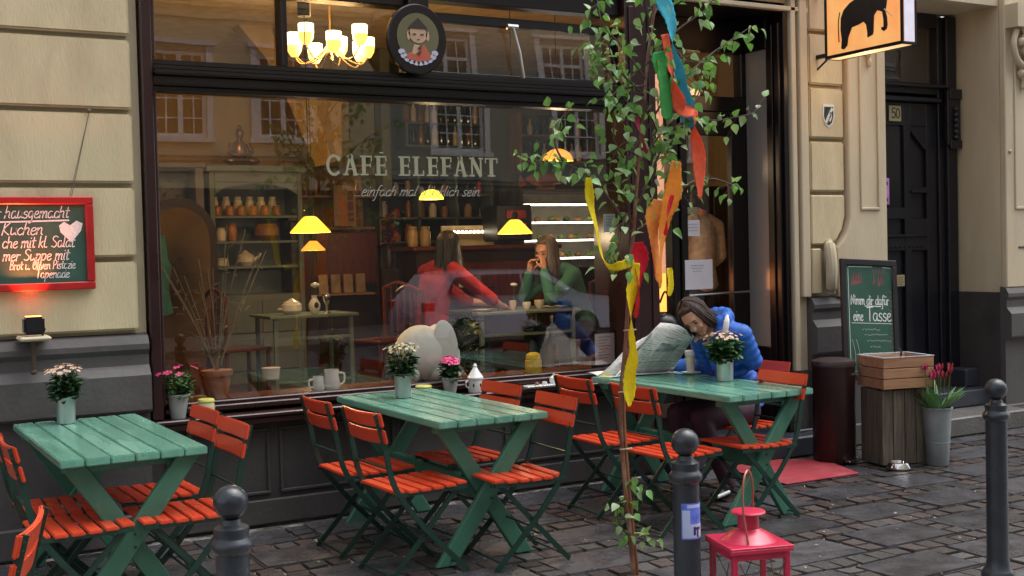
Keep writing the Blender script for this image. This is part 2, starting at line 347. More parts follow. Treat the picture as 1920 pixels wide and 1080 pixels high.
# flat pilaster strip with flared foot, sunken panel
pil = [(6.975, 3.7), (6.975, 1.80), (6.95, 1.70), (6.90, 1.62), (6.84, 1.57), (6.84, 1.18), (7.385, 1.18), (7.385, 3.7)]
q = MB(); q.prism(pil, lambda a, b, d: (a, d, b), (-.055, .030)); pl = q.build('pilaster', M['cream2'], B, .008)
def panel_frame(x0, x1, z0, z1, y, w=.022, d=.014, mm='cream2', par=None, name='panel_moulding'):
    q = MB()
    q.box(x0, x1, y-d, y, z0, z0+w); q.box(x0, x1, y-d, y, z1-w, z1); q.box(x0, x0+w, y-d, y, z0+w, z1-w); q.box(x1-w, x1, y-d, y, z0+w, z1-w)
    return q.build(name, M[mm], par or B, .004)
panel_frame(7.085, 7.30, 1.86, 3.30, -.0552, par=pl)
q = MB(); q.tube(spline([(6.76, -.03, 1.62), (6.74, -.07, 1.55), (6.735, -.09, 1.42), (6.74, -.08, 1.30), (6.77, -.05, 1.22)], 5), [.03]*3+[.045]*15+[.03]*3, 10); q.ball((6.78, -.04, 1.42), (.05, .045, .19)); q.build('scroll', M['cream2'], pl)
q = MB()
for i in range(5): q.ball((7.19+random.uniform(-.03, .03), -.07, 3.10+i*.035), (.028+.006*i, .025, .035))
q.ball((7.19, -.07, 3.03), (.018, .02, .04)); q.build('ornament', M['cream2'], pl)
# plinth with moulded cap: extruded profile
def plinth(x0, x1, name='plinth', ret=None):
    prof = [(.031, 1.19), (-.03, 1.175), (-.055, 1.13), (-.055, 1.10), (-.035, 1.07), (-.035, 1.01), (-.07, .97), (-.085, .955), (-.085, .76), (-.075, .745), (-.02, .74), (-.02, .16), (-.035, .15), (-.035, 0), (.031, 0)]
    q = MB(); n = len(prof)
    A = [q.bm.verts.new((x0, a, b)) for a, b in prof]; Bv = [q.bm.verts.new((x1, a, b)) for a, b in prof]
    q.bm.faces.new(A); q.bm.faces.new(Bv[::-1])
    for i in range(n): q.bm.faces.new((A[i], A[(i+1) % n], Bv[(i+1) % n], Bv[i]))
    return q.build(name, M['plinth'], B, smooth=False)
plinth(-6, 1.53); plinth(6.58, 7.40); plinth(8.83, 16)
mbox('jamb_foot', M['plinthd'], B, 6.402, 6.578, -.0, .0295, 0, .62)
# jamb mouldings right of shop front
mbox('jamb_moulding', M['cream2'], B, 6.42, 6.47, -.02, .0295, .622, 3.5, bevel=.006)
mbox('jamb_moulding', M['cream2'], B, 6.50, 6.58, -.03, .0295, 1.19, 3.5, bevel=.006)
# lintel over opening
q = MB(); q.box(1.50, 6.60, -.05, .029, 3.50, 3.56); q.box(1.50, 6.60, -.02, .029, 3.385, 3.42); q.build('lintel_moulding', M['cream2'], B, .006)
# panels + skirting below the window
q = MB(); q.box(1.54, 5.13, -.005, .034, 0, .145); q.build('skirting', M['plinthd'], B, .005)
for x0, x1 in ((1.62, 2.24), (2.30, 3.06), (3.12, 3.88), (3.94, 4.84)): panel_frame(x0, x1, .175, .575, .0345, .02, .016, 'plinthd')
# ---------------- main shop window
FR = M['frame']; FD = M['framed']
win = MB()
win.box(1.545, 1.605, -.035, .16, .682, 3.378)                   # left post
win.box(1.6052, 1.625, -.015, .16, .758, 2.574); win.box(1.6052, 1.63, -.005, .16, 2.753, 3.174)
win.box(1.625, 4.87, .08, .16, .70, .757)                       # bottom rail
win.box(1.625, 4.87, .035, .08, .70, .735)
wf = win.build('window_frame', FR, B, .006)
q = MB(); q.box(1.548, 5.13, -.085, .155, .655, .680); q.box(1.548, 5.13, -.07, .03, .615, .654); q.build('window_sill', FR, B, .006)
q = MB()   # transom: stacked mouldings
for y0, z0, z1 in ((.02, 2.575, 2.60), (-.015, 2.602, 2.655), (-.06, 2.657, 2.685), (-.02, 2.687, 2.715), (.02, 2.717, 2.752)): q.box(1.606, 4.868, y0, .16, z0, z1)
q.build('transom_bar', FD, wf, .008, bseg=2)
q = MB(); q.box(3.215, 3.355, -.03, .158, 2.754, 3.378); q.build('mullion', FD, wf, .006)
q = MB(); q.box(2.395, 2.43, .03, .158, 2.754, 3.20); q.build('mullion', FD, wf, .004)
q = MB(); q.box(1.632, 3.213, .03, .158, 3.175, 3.378); q.box(3.357, 4.868, .03, .158, 3.235, 3.378); q.build('head_rail', FD, wf, .006)
q = MB(); q.box(4.872, 5.128, -.03, .16, 0.0, 3.378); q.box(4.90, 4.94, -.045, -.031, .1, 3.3); q.box(5.06, 5.10, -.045, -.031, .1, 3.3); q.build('corner_post', FR, wf, .006)
def pane(name, x0, x1, y, z0, z1, par, th=.006): return mbox(name, M['pane'], par, x0, x1, y, y+th, z0, z1, smooth=False)
pane('pane', 1.627, 4.87, .11, .759, 2.574, wf)
pane('pane', 1.632, 2.393, .11, 2.754, 3.173, wf); pane('pane', 2.432, 3.213, .11, 2.754, 3.173, wf)
# tilted hopper sash on the right
sash = bpy.data.objects.new('hopper_sash', None); COL.objects.link(sash); sash.parent = B; sash.location = (0, .08, 2.755); sash.rotation_euler = (R(-4), 0, 0)
q = MB(); q.box(3.36, 4.866, 0, .045, 0, .03); q.box(3.36, 4.866, 0, .045, .36, .42); q.box(3.36, 3.40, 0, .045, .031, .359); q.box(4.826, 4.866, 0, .045, .031, .359); q.build('sash_frame', FD, sash, .004)
mbox('pane', M['pane'], sash, 3.40, 4.826, .02, .026, .03, .36, smooth=False)
q = MB(); q.tube([(4.02, .06, 3.10), (4.05, .03, 2.93), (4.07, .02, 2.76)], .012, 8); q.tube([(3.98, .07, 3.11), (4.06, .07, 3.11)], .02, 8); q.build('window_stay', mat('steel', (.35, .34, .33), .3, .9), wf)
# ---------------- recessed cafe door
mbox('door_return', FD, B, 5.0, 5.127, .162, .62, 0, 3.378)
q = MB(); q.box(5.13, 5.44, .46, .56, .15, 3.378); q.box(5.62, 5.69, .46, .56, .15, 3.378); q.box(5.44, 5.62, .46, .56, .15, .9); q.box(5.44, 5.62, .46, .56, 3.10, 3.378)
q.box(5.69, 6.39, .46, .56, 2.66, 2.78); q.box(5.69, 6.39, .46, .56, 3.13, 3.378); q.box(6.345, 6.39, .46, .56, .15, 2.66); q.box(6.33, 6.39, .46, .56, 2.78, 3.13)
df = q.build('door_frame', FD, B, .006)
pane('pane', 5.44, 5.62, .51, .9, 3.10, df); pane('pane', 5.69, 6.33, .51, 2.78, 3.13, df)
dl = bpy.data.objects.new('door_leaf', None); COL.objects.link(dl); dl.parent = B
q = MB(); q.box(5.695, 5.76, .44, .50, .17, 2.655); q.box(6.20, 6.34, .44, .50, .17, 2.655); q.box(5.76, 6.20, .44, .50, .17, .60); q.box(5.76, 6.20, .44, .50, 2.47, 2.655)
q.build('leaf_frame', FD, dl, .006); pane('pane', 5.76, 6.20, .465, .60, 2.47, dl)
q = MB(); q.tube([(5.72, .40, 1.225), (6.32, .40, 1.235)], .010, 8); q.tube([(5.75, .44, 1.225), (5.75, .40, 1.225)], .008); q.tube([(6.29, .44, 1.235), (6.29, .40, 1.235)], .008); q.build('door_handle', MATS['steel'], dl)
PAPER = mat('white_paper', (.62, .62, .68), .7, var=.04)
q = MB(); q.box(5.745, 5.885, .459, .462, 1.685, 1.81); q.build('notice', PAPER, dl)
q = MB(); q.box(5.715, 5.985, .436, .439, 1.27, 1.50); q.build('notice', PAPER, dl)
INK = mat('grey_ink', (.16, .16, .20), .7)
q = MB()
for i in range(3): ribbon_flat(q, [(5.77+k*.012+i*.01, 1.455-i*.022+.004*math.sin(k*2.3+i)) for k in range(12-i*2)], lambda a, b: (a, .4345, b), .0035)
for i in range(3): ribbon_flat(q, [(5.765+k*.012, 1.775-i*.024+.005*math.sin(k*2.9+i)) for k in range(9)], lambda a, b: (a, .4575, b), .0035)
q.build('notice_print', INK, dl)
mbox('plate', mat('dull_brass', (.30, .28, .18), .4, .6), dl, 5.755, 5.87, .461, .464, 1.855, 1.91)
# right return: glass side panel, its grey reflection painted as an opaque colour
q = MB(); q.box(6.392, 6.40, .44, .56, .15, 3.378); q.box(6.36, 6.399, .0, .205, .0, 3.378); q.box(6.36, 6.399, .205, .458, 3.13, 3.378); q.box(6.36, 6.399, .205, .458, .15, .80); q.box(6.33, 6.359, .03, .06, 0, 3.3); q.box(6.345, 6.359, .12, .15, 0, 3.3)
rp_ = q.build('side_frame', FD, B, .004)
mbox('side_panel', mat('grey_reflection_panel', (.28, .26, .24), .16, var=.08, scale=1.2), rp_, 6.375, 6.399, .207, .457, .802, 3.128, smooth=False)
mbox('soffit', FD, B, 5.13, 6.40, .03, .56, 3.378, 3.45)
mbox('door_step', M['bluestone'], B, 5.13, 6.56, -.20, .56, 0, .15, bevel=.012)
mbox('side_base', M['bluestone'], B, 6.402, 6.58, -.04, -.001, 0, .17, bevel=.008)
# ---------------- house entrance no. 50
X0, X1, YD = 7.385, 8.845, .56
q = MB(); q.box(7.30, 7.384, .562, .70, 0, 3.62); q.box(8.846, 8.95, .562, .70, 0, 3.62); q.build('reveal_back', M['cream2'], B)
mbox('reveal_dado', M['plinthd'], B, 8.828, 8.8445, .032, .555, 0, 1.14)
mbox('reveal_dado', M['plinthd'], B, 7.3855, 7.40, .032, .555, 0, 1.14)
DO = M['door']
dd = bpy.data.objects.new('entrance_door', None); COL.objects.link(dd); dd.parent = B
q = MB()
q.box(X0, 7.48, .50, .62, .3, 3.6); q.box(8.70, 8.826, .46, .62, .3, 3.6); q.box(8.63, 8.70, .50, .62, .3, 3.6)
q.box(8.66, 8.827, .42, .459, 2.45, 2.94); q.box(8.68, 8.827, .405, .419, 2.42, 2.50); q.box(8.67, 8.827, .40, .459, 2.86, 2.95)
q.box(7.48, 8.63, .50, .60, 2.90, 3.0); q.box(7.48, 8.63, .46, .60, 2.83, 2.87); q.box(7.48, 8.70, .44, .60, 2.955, 2.985)
q.box(7.48, 8.63, .50, .60, 3.5, 3.62)
q.build('door_surround', DO, dd, .008)
q = MB()
for s in range(6): q.ball((8.75, .405, 2.52+s*.05), (.03, .02, .022))
q.build('carving', DO, dd)
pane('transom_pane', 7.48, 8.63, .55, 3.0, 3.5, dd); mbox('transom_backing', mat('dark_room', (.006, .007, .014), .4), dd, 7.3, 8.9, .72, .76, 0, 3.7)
def leaf(x0, x1, par, glassx, panx):
    q = MB()
    q.box(x0, x1, .56, .60, .3, 2.825)
    q.build('leaf_board', DO, par)
    # raised frame work around sunken panels
    q = MB()
    for a in ((x0, glassx[0], .3, 2.825), (glassx[1], panx[0], .3, 2.825), (panx[1], x1, .3, 2.825)): q.box(a[0], a[1], .525, .559, a[2], a[3])
    for a in ((glassx[0], glassx[1], 2.62, 2.825), (glassx[0], glassx[1], 1.80, 1.90), (glassx[0], glassx[1], 1.52, 1.64), (glassx[0], glassx[1], .3, .42)): q.box(a[0], a[1], .5255, .559, a[2], a[3])
    for a in ((panx[0], panx[1], 2.62, 2.825), (panx[0], panx[1], 2.03, 2.08), (panx[0], panx[1], 1.52, 1.80), (panx[0], panx[1], .3, .42)): q.box(a[0], a[1], .5255, .559, a[2], a[3])
    for i in range(9): q.box(glassx[0]+.02+i*.055, glassx[0]+.045+i*.055, .515, .5249, 1.545, 1.57)
    q.prism([(panx[0], 2.62), (panx[0], 2.58), (panx[1]-.02, 2.42), (panx[1], 2.42), (panx[1], 2.62)], lambda a, b, d: (a, d, b), (.527, .556))
    q.box(glassx[0], panx[1], .505, .5249, 1.64, 1.665); q.box(panx[0]-.01, panx[1]+.01, .505, .5249, 2.03, 2.055)
    q.build('leaf_frame', DO, par, .006)
    mbox('leaf_glass', mat('dark_glass', (.012, .013, .014), .12, var=.1), par, glassx[0], glassx[1], .553, .5595, 1.90, 2.62, smooth=False)
leaf(7.482, 8.628, dd, (7.96, 8.22), (8.30, 8.50))
BR = mat('pale_brass_plate', (.40, .35, .20), .45, .3, var=.08)
DK = mat('black_print', (.012, .011, .012), .5)
q = MB(); q.box(8.03, 8.175, .512, .524, 2.655, 2.79); q.build('number_plate', BR, dd, .002)
q = MB(); strokes_mesh(q, '50', lambda a, b: (8.055+a, .5105, 2.683+b), .0118, .011); q.build('house_number', DK, dd)
q = MB(); q.box(8.085, 8.19, .512, .524, 1.21, 1.31); q.build('name_plate', BR, dd, .002)
q = MB()
for i in range(4): ribbon_flat(q, [(8.098, 1.288-i*.02), (8.17-.01*(i % 2), 1.288-i*.02)], lambda a, b: (a, .5105, b), .006)
q.build('name_print', mat('faded_print', (.20, .16, .09), .5), dd)
q = MB(); q.box(7.93, 8.05, .545, .549, 1.93, 2.16); q.build('flyer', mat('pink_flyer', (.55, .27, .62), .5, var=.35, scale=9), dd)
q = MB(); q.box(7.97, 8.03, .5425, .5445, 2.10, 2.13); q.box(7.95, 8.0, .5425, .5445, 2.06, 2.085); q.ball((8.02, .545, 1.97), (.012, .002, .015)); q.build('flyer_print', DK, dd)
# stone steps inside the doorway
q = MB(); q.box(7.40, 8.83, .10, .56, .16, .30); q.build('step', M['bluestone'], B, .01)
q = MB(); q.box(7.42, 8.82, -.28, .56, 0, .155); q.build('step', M['stone'], B, .012)
q = MB(); q.box(8.66, 8.829, .26, .46, .301, .46); q.build('boot_block', M['bluestone'], B, .01)
# right pier dressing
q = MB(); q.prism([(8.85, 3.7), (8.85, 1.18), (9.6, 1.18), (9.6, 3.7)], lambda a, b, d: (a, d, b), (-.03, .0295)); pr_ = q.build('pilaster', M['cream2'], B, .008)
panel_frame(8.96, 9.35, 1.86, 3.2, -.0302, par=pr_); q = MB(); q.box(9.0, 9.6, -.036, -.0303, 1.52, 1.535); q.build('joint', M['plinthd'], pr_)
q = MB()   # console ornament
q.box(8.86, 9.3, -.16, -.03, 3.42, 3.62)
for i in range(26):
    t = i/25; q.ball((8.90+.36*random.random()*(1-.5*t)+.1*t, -.06-.07*(1-t), 3.44-.42*t+random.uniform(-.02, .02)), (.045*(1-.4*t), .04, .035))
q.tube(spline([(9.05, -.05, 3.10), (9.07, -.06, 3.0), (9.06, -.05, 2.9)], 4), [.04]*4+[.03]*4+[.015], 8)
q.tube(spline([(8.92, -.10, 3.40), (8.88, -.10, 3.28), (8.93, -.09, 3.16), (9.02, -.08, 3.10)], 5), .025, 8)
q.build('ornament', M['cream2'], pr_)
q = MB(); q.ball((8.90, -.035, 2.36), (.018, .012, .018)); q.build('bell_push', BR, pr_)
q = MB(); q.box(8.846, 16, -.09, .0, 0, .09); q.build('pier_foot', M['cream2'], B, .01)
# nordrhein shield style badge on the block
q = MB(); sh = [(-.05, .08), (.05, .08), (.055, 0), (.035, -.055), (0, -.08), (-.035, -.055), (-.055, 0)]
q.prism([(6.79+a*1.15, 2.595+b*1.15) for a, b in sh], lambda a, b, d: (a, d, b), (-.026, -.0225)); bd = q.build('badge', mat('badge_white', (.6, .62, .6), .4), B)
q = MB(); q.prism([(6.79+a*.9, 2.595+b*.9) for a, b in sh], lambda a, b, d: (a, d, b), (-.0285, -.0265)); q.build('badge_field', mat('badge_dark', (.03, .05, .04), .4), bd)
q = MB(); ribbon_flat(q, [(6.762, 2.55), (6.79, 2.60), (6.822, 2.648)], lambda a, b: (a, -.0295, b), .024); ribbon_flat(q, [(6.80, 2.56), (6.815, 2.59), (6.808, 2.62)], lambda a, b: (a, -.0295, b), .016); q.build('badge_stripe', MATS['badge_white'], bd)
q = MB(); ribbon_flat(q, [(6.756, 2.62), (6.768, 2.65), (6.785, 2.655)], lambda a, b: (a, -.0295, b), .015); ribbon_flat(q, [(6.80, 2.585), (6.81, 2.60)], lambda a, b: (a, -.0302, b), .012); q.build('badge_charge', DK, bd)
# ---------------- interior shell
ic = mat('ochre_wall', (.38, .26, .11), .75, var=.08, scale=2, bump=.1); ig = mat('grey_green_wall', (.13, .145, .13), .7, var=.1, scale=2)
fl = mat('floor_boards', (.07, .04, .025), .35, var=.3, scale=3, stretch=(1, 12, 1))
mbox('room_floor', fl, B, .2, 9.0, .42, 5.9, .30, .40)
mbox('room_ceiling', mat('room_ceiling', (.70, .54, .32), .8), B, .2, 9.0, .42, 5.9, 3.72, 3.80)
q = MB(); q.box(.2, 5.02, 5.3, 5.4, .401, 3.719); q.build('room_wall', ic, B)
q = MB(); q.box(5.021, 9.0, 5.3, 5.4, .401, 3.719); q.box(4.92, 5.02, 4.4, 5.299, 2.2, 3.719); q.build('room_wall', ig, B)
q = MB(); q.box(.2, .3, .42, 5.299, .401, 3.719); q.box(8.9, 9.0, .78, 5.299, .401, 3.719); q.build('room_wall', ic, B)
# curtain-like ochre drape shape inside, high on the left
q = MB(); q.prism([(3.26, 3.719), (3.56, 3.719), (3.67, 3.43), (3.81, 3.11), (4.23, 3.10), (4.22, 2.51), (3.96, 2.44), (3.73, 2.99), (3.51, 3.43)], lambda a, b, d: (a, d, b), (3.75, 3.95)); q.build('room_drape', mat('ochre_drape', (.30, .19, .06), .6), B)
# ============================================================ tables and folding chairs
GREEN = mat('green_paint_sheen', (.125, .33, .245), .24, var=.14, scale=5, stretch=(3, .5, 3), bump=.25, bscale=26, dirt=(.20, .42, .33), dscale=3, coat=.4, rvar=.12)  # same paint as the legs, lightened for sky sheen on the tops
GREENL = mat('green_paint', (.05, .17, .115), .42, var=.2, scale=6, bump=.2, dirt=(.14, .16, .11), dscale=16, dpos=(.66, .70), obvar=.06)  # same paint as the tops, without the painted sky sheen
DG = mat('dark_green_steel', (.008, .035, .026), .35, var=.2, scale=12)
RED = mat('orange_red_slat', (.60, .060, .022), .30, var=.10, scale=7, stretch=(1, .25, 1), bump=.08, obvar=.07, coat=.2, dirt=(.22, .045, .03), dscale=15, dpos=(.66, .71), rvar=.1)
TW, TL, TZ = .643, 1.43, .75
def plank_mesh(seed):
    rr = random.Random(seed); q = MB(); w = TW/6-.005
    v = q.box(-w/2, w/2, rr.uniform(0, .006), TL-rr.uniform(0, .006), -.036, rr.uniform(-.0015, .001))
    o = q.build('plank', GREEN, None, .005, bseg=2); me = o.data; bpy.data.objects.remove(o); return me
PLK = [plank_mesh(i) for i in range(6)]
def make_table(loc, rz, label):
    t = thing('garden_table', label, 'table', loc, rz, 'green plank tables outside the cafe')
    top = bpy.data.objects.new('tabletop', None); COL.objects.link(top); top.parent = t
    for i in range(6): shared('plank', PLK[i], top, ((i+.5)*TW/6, 0, TZ))
    q = MB(); q.box(.03, TW-.03, .10, .16, TZ-.075, TZ-.037); q.build('batten', GREENL, top, .003)
    q = MB(); q.box(.03, TW-.03, TL-.16, TL-.10, TZ-.075, TZ-.037); q.build('batten', GREENL, top, .003)
    for y in (.075, TL-.115):
        for k, (a, b) in enumerate((((.02, 0), (.57, .714)), ((.50, 0), (.07, .714)))):
            yy = y+k*.037
            A = Vector((a[0]+.03, yy, a[1])); Bq = Vector((b[0]+.0, yy, b[1])); w = .088; d = (Bq-A).normalized(); h = w/2/abs(d.z)
            q = MB(); q.prism([(A.x-h, 0), (A.x+h, 0), (Bq.x+h, b[1]), (Bq.x-h, b[1])], lambda p, z, dd: (p, dd, z), (yy-.017, yy+.0185)); q.build('leg', GREENL, t, .004)
        for dz in (-.03, .03): q = MB(); q.tube([(.318, y-.0195, .352+dz), (.318, y-.0165, .352+dz)], .007, 8); q.build('bolt', DG, t)
    q = MB(); q.box(.29, .345, .13, TL-.135, .30, .40); q.build('stretcher', GREENL, t, .004)
    return t
T1 = make_table((.80, -1.575, 0), .012, 'green plank table below the red framed menu board, nearest the left edge')
T2 = dup(T1, (2.605, -1.575, 0), 0, 'green plank table in front of the lettered window, between the other two tables')
T3 = dup(T1, (4.36, -1.70, 0), .0, 'green plank table where the woman in blue reads, beside the birch')

def seat_slat_mesh(i):
    q = MB(); w = .42 if 0 < i < 5 else .39; d = .057
    z = -.006*math.sin(i/5*math.pi)
    q.box(-d/2, d/2, -w/2, w/2, -.016, 0); o = q.build('seat_slat', RED, None, .004, bseg=2); me = o.data; bpy.data.objects.remove(o); return me
SSM = [seat_slat_mesh(i) for i in range(6)]
def back_slat_mesh():
    q = MB(); n = 8; w = .43; h = .070; t = .016; A = []
    for i in range(n+1):
        y = -w/2+w*i/n; x = -.018*(1-(2*i/n-1)**2)
        A.append([q.bm.verts.new((x+a, y, b)) for a, b in ((0, -h/2), (t, -h/2), (t, h/2), (0, h/2))])
    for i in range(n):
        for k in range(4): q.bm.faces.new((A[i][k], A[i][(k+1) % 4], A[i+1][(k+1) % 4], A[i+1][k]))
    q.bm.faces.new(A[0]); q.bm.faces.new(A[-1][::-1])
    o = q.build('back_slat', RED, None, .005, bseg=2); me = o.data; bpy.data.objects.remove(o); return me
BSM = back_slat_mesh(); CH = 'red slatted folding chairs at the green tables'
def make_chair():
    t = thing('folding_chair', '', 'chair', (0, 0, 0), 0, CH)
    for i in range(6): shared('seat_slat', SSM[i], t, (-.175+i*.07, 0, .452-.007*math.sin((i+.5)/6*math.pi)+i*.001))
    for z, x in ((.803, -.278), (.720, -.259)): shared('back_slat', BSM, t, (x, 0, z), (0, R(-13), 0))
    for s in (-1, 1):
        y = s*.192
        q = MB(); pts = spline([(-.29, y, .835), (-.245, y, .66), (-.20, y, .47), (-.06, y, .27), (.17, y, .03), (.20, y, .006)], 4)
        for a, b in zip(pts[:-1], pts[1:]): q.bar(a, b, .010, .027, up=(1, 0, .3))
        q.build('back_leg', DG, t)
        q = MB(); y2 = s*.172; pts = spline([(.165, y2, .425), (.10, y2, .36), (-.12, y2, .12), (-.215, y2, .02), (-.235, y2, .004)], 4)
        for a, b in zip(pts[:-1], pts[1:]): q.bar(a, b, .010, .025, up=(1, 0, .3))
        q.build('front_leg', DG, t)
        q = MB(); q.box(-.205, .20, s*.192-.008, s*.192+.008, .418, .436); q.build('seat_rail', DG, t)
    for x, w, z in ((.17, .19, .035), (-.215, .17, .025), (-.222, .19, .56), (0, .19, .205)):
        q = MB(); q.tube([(x, -w, z), (x, w, z)], .006, 6); q.build('crossbar', DG, t)
    q = MB()
    for z, x in ((.815, -.286), (.790, -.281), (.733, -.268), (.708, -.262)):
        for s in (-1, 1): q.ball((x-.004, s*.192, z), .006, 6, 4)
    q.build('rivet', MATS['steel'], t)
    return t
ch0 = make_chair()
CS = [
 ((.89, -1.43), 0.02, 'red folding chair at the leftmost table, left side, kerb end'),
 ((.90, -.95), -.03, 'red folding chair at the leftmost table, left side, wall end'),
 ((1.345, -.87), math.pi+.04, 'red folding chair at the leftmost table, right side, wall end, half hidden by its neighbour'),
 ((1.33, -1.43), math.pi+.02, 'red folding chair at the leftmost table, right side, behind the leftmost bollard'),
 ((2.51, -1.45), .05, 'red folding chair at the middle table, left side, kerb end'),
 ((2.49, -.88), .0, 'red folding chair at the middle table, left side, wall end'),
 ((3.03, -1.55), math.pi-.03, 'red folding chair at the middle table, right side, kerb end'),
 ((3.08, -.88), math.pi+.05, 'red folding chair at the middle table, right side, wall end, only its back showing'),
 ((4.12, -1.48), .03, 'red folding chair behind the birch stem, left of the reading woman\'s table, kerb end'),
 ((4.11, -.90), -.03, 'red folding chair left of the reading woman\'s table, wall end'),
 ((4.66, -1.50), math.pi-.02, 'empty red folding chair right of the reading woman\'s table, kerb end'),
 ((5.08, -.90), math.pi+.06, 'red folding chair the woman in the blue jacket sits on'),
]
for i, ((x, y), a, l) in enumerate(CS):
    if i == 0: ch0.location = (x, y, 0); ch0.rotation_euler.z = a; ch0['label'] = l
    else: dup(ch0, (x, y, 0), a, l)
dup(ch0, (.21, -3.10, 0), math.pi-.28, 'red folding chair nearest the camera at the lower left corner, seen edge on')
# ============================================================ things on and around the tables
ZINC = mat('zinc', (.42, .50, .50), .38, .75, var=.15, scale=9, bump=.1, bscale=30, rvar=.1)
ZINCW = mat('pale_zinc', (.40, .44, .43), .5, .3, var=.15, scale=12, bump=.15)
WHITE = mat('white_china', (.70, .72, .72), .18, var=.03)
LEAF = mat('leaf_green', (.035, .105, .025), .45, var=.45, scale=25)
LEAFD = mat('leaf_dark', (.020, .062, .020), .4, var=.4, scale=25)
SOIL = mat('soil', (.03, .02, .015), .9)
def leaf_to(q, p, d, L, W, rr, curl=.25, mi=0):
    d = Vector(d).normalized(); s = d.cross(Vector((rr.uniform(-.4, .4), rr.uniform(-.4, .4), 1))).normalized(); n = s.cross(d)
    p = Vector(p); q.mi = mi
    a = [p, p+d*L*.35+s*W/2+n*L*.05, p+d*L*.75+s*W*.38-n*L*curl*.3, p+d*L-n*L*curl, p+d*L*.75-s*W*.38-n*L*curl*.3, p+d*L*.35-s*W/2+n*L*.05]
    m = q.bm.verts.new(p+d*L*.5-n*L*.04); v = [q.bm.verts.new(x) for x in a]
    q._tag([q.bm.faces.new((v[i], v[(i+1) % 6], m)) for i in range(6)])
def bushy(name, label, loc, pot, prof, leafm, blooms, fmat, seed=1, fr=.011, r=.085, h=.12, nleaf=170, L=.045, fpet=5, centre=None, group=None, gravel=True, spread=1.):
    big = .130 < max(p[1] for p in prof); r, h, nleaf, L = (r*1.35, h*1.3, int(nleaf*1.45), L*1.2) if big else (r, h, nleaf, L)
    rr = random.Random(seed); t = thing(name, label, 'flower pot', loc, rr.uniform(0, 6), group)
    q = MB(); q.lathe(prof, 24, cap=False); rb, rt = prof[0][0], max(p[0] for p in prof); q.lathe([(rb*.9, .004), (rb*.9, .006)], 16); q.build('pot', pot, t)
    zt = max(p[1] for p in prof)-.012
    mbox('soil', SOIL, t, -rt*.6, rt*.6, -rt*.6, rt*.6, zt-.02, zt)
    q = MB()
    for i in range(nleaf):
        a = rr.uniform(0, 6.283); u = rr.random()**.5; z = zt+rr.uniform(0, 1)*h*(1-.35*u); rad = r*u*(.55+.45*(z-zt)/h)
        d = Vector((math.cos(a)*(.5+u), math.sin(a)*(.5+u), rr.uniform(-.2, .9)))
        leaf_to(q, (math.cos(a)*rad*.7, math.sin(a)*rad*.7, z-.01), d, L*rr.uniform(.7, 1.2), L*.6*rr.uniform(.7, 1.1), rr)
    for i in range(14):
        a = rr.uniform(0, 6.283); q.tube([(0, 0, zt-.02), (math.cos(a)*r*.4, math.sin(a)*r*.4, zt+h*.6), (math.cos(a)*r*.7, math.sin(a)*r*.7, zt+h)], .002, 4)
    tag(q.build('foliage', leafm, t, smooth=False), kind='stuff')
    q = MB()
    for i in range(blooms):
        a = rr.uniform(0, 6.283); u = rr.random()**.6; c = Vector((math.cos(a)*r*u*1.0*spread, math.sin(a)*r*u*1.0*spread, zt+h*(1.12-.22*u*u)+rr.uniform(-.008, .012)))
        n = Vector((math.cos(a)*u*.8, math.sin(a)*u*.8, 1)).normalized(); s = n.orthogonal().normalized(); b = n.cross(s)
        for k in range(fpet):
            w = k*2*math.pi/fpet+rr.random(); e = s*math.cos(w)+b*math.sin(w); f = n.cross(e)
            vv = [q.bm.verts.new(c+x) for x in (Vector(), e*fr*.7+f*fr*.45+n*fr*.2, e*fr*1.3+n*fr*.1, e*fr*.7-f*fr*.45+n*fr*.2)]
            q._tag([q.bm.faces.new(vv)])
        if centre: q.mi = 1; q.ball(c+n*fr*.3, fr*.35, 6, 4); q.mi = 0
    tag(q.build('blossoms', [fmat]+([centre] if centre else []), t, smooth=False), kind='stuff')
    return t
cyl = [(.045, 0), (.047, .02), (.050, .11), (.053, .135), (.056, .137), (.056, .142), (.050, .142), (.048, .12)]
PINKC = mat('cream_pink_petal', (.66, .45, .34), .6, var=.3, scale=60); HOT = mat('hot_pink_petal', (.78, .10, .30), .5, var=.25, scale=60)
YC = mat('yellow_centre', (.55, .40, .08), .6); CRM = mat('cream_petal', (.50, .44, .28), .6, var=.3, scale=60); MAG = mat('magenta_petal', (.45, .02, .13), .5, var=.3, scale=60)
bushy('flower_pot', 'zinc pot of pale pink kalanchoe on the leftmost green table', (1.03, -.31, .752), ZINC, cyl, LEAFD, 75, PINKC, 3, group='zinc flower pots on the tables', r=.08, h=.12)
bushy('flower_pot', 'zinc pot of creamy faded kalanchoe at the wall end of the middle green table', (2.90, -.48, .752), ZINC, cyl, LEAFD, 60, CRM, 5, r=.085, h=.13, group='zinc flower pots on the tables')
bushy('flower_pot', 'zinc pot of pale pink kalanchoe beside the coffee glass on the right green table', (4.86, -1.06, .752), ZINC, [(a*1.08, b) for a, b in cyl], LEAF, 70, PINKC, 8, r=.10, h=.12, L=.055, group='zinc flower pots on the tables')
tap = [(.042, 0), (.052, .06), (.064, .125), (.070, .127), (.070, .14), (.062, .14), (.055, .10)]
bushy('flower_pot', 'pale tapered zinc pot with dark pink blooms on the left end of the sill', (1.70, .03, .681), ZINCW, tap, LEAF, 16, MAG, 11, r=.10, h=.115, fr=.017, nleaf=200, L=.034, spread=1.25)
bushy('flower_pot', 'small zinc pot of bright pink primroses on the sill behind the middle table', (3.45, .0, .681), ZINCW, [(a*.85, b*.8) for a, b in tap], LEAFD, 60, HOT, 13, r=.075, h=.12, fr=.024, L=.05, spread=.75)
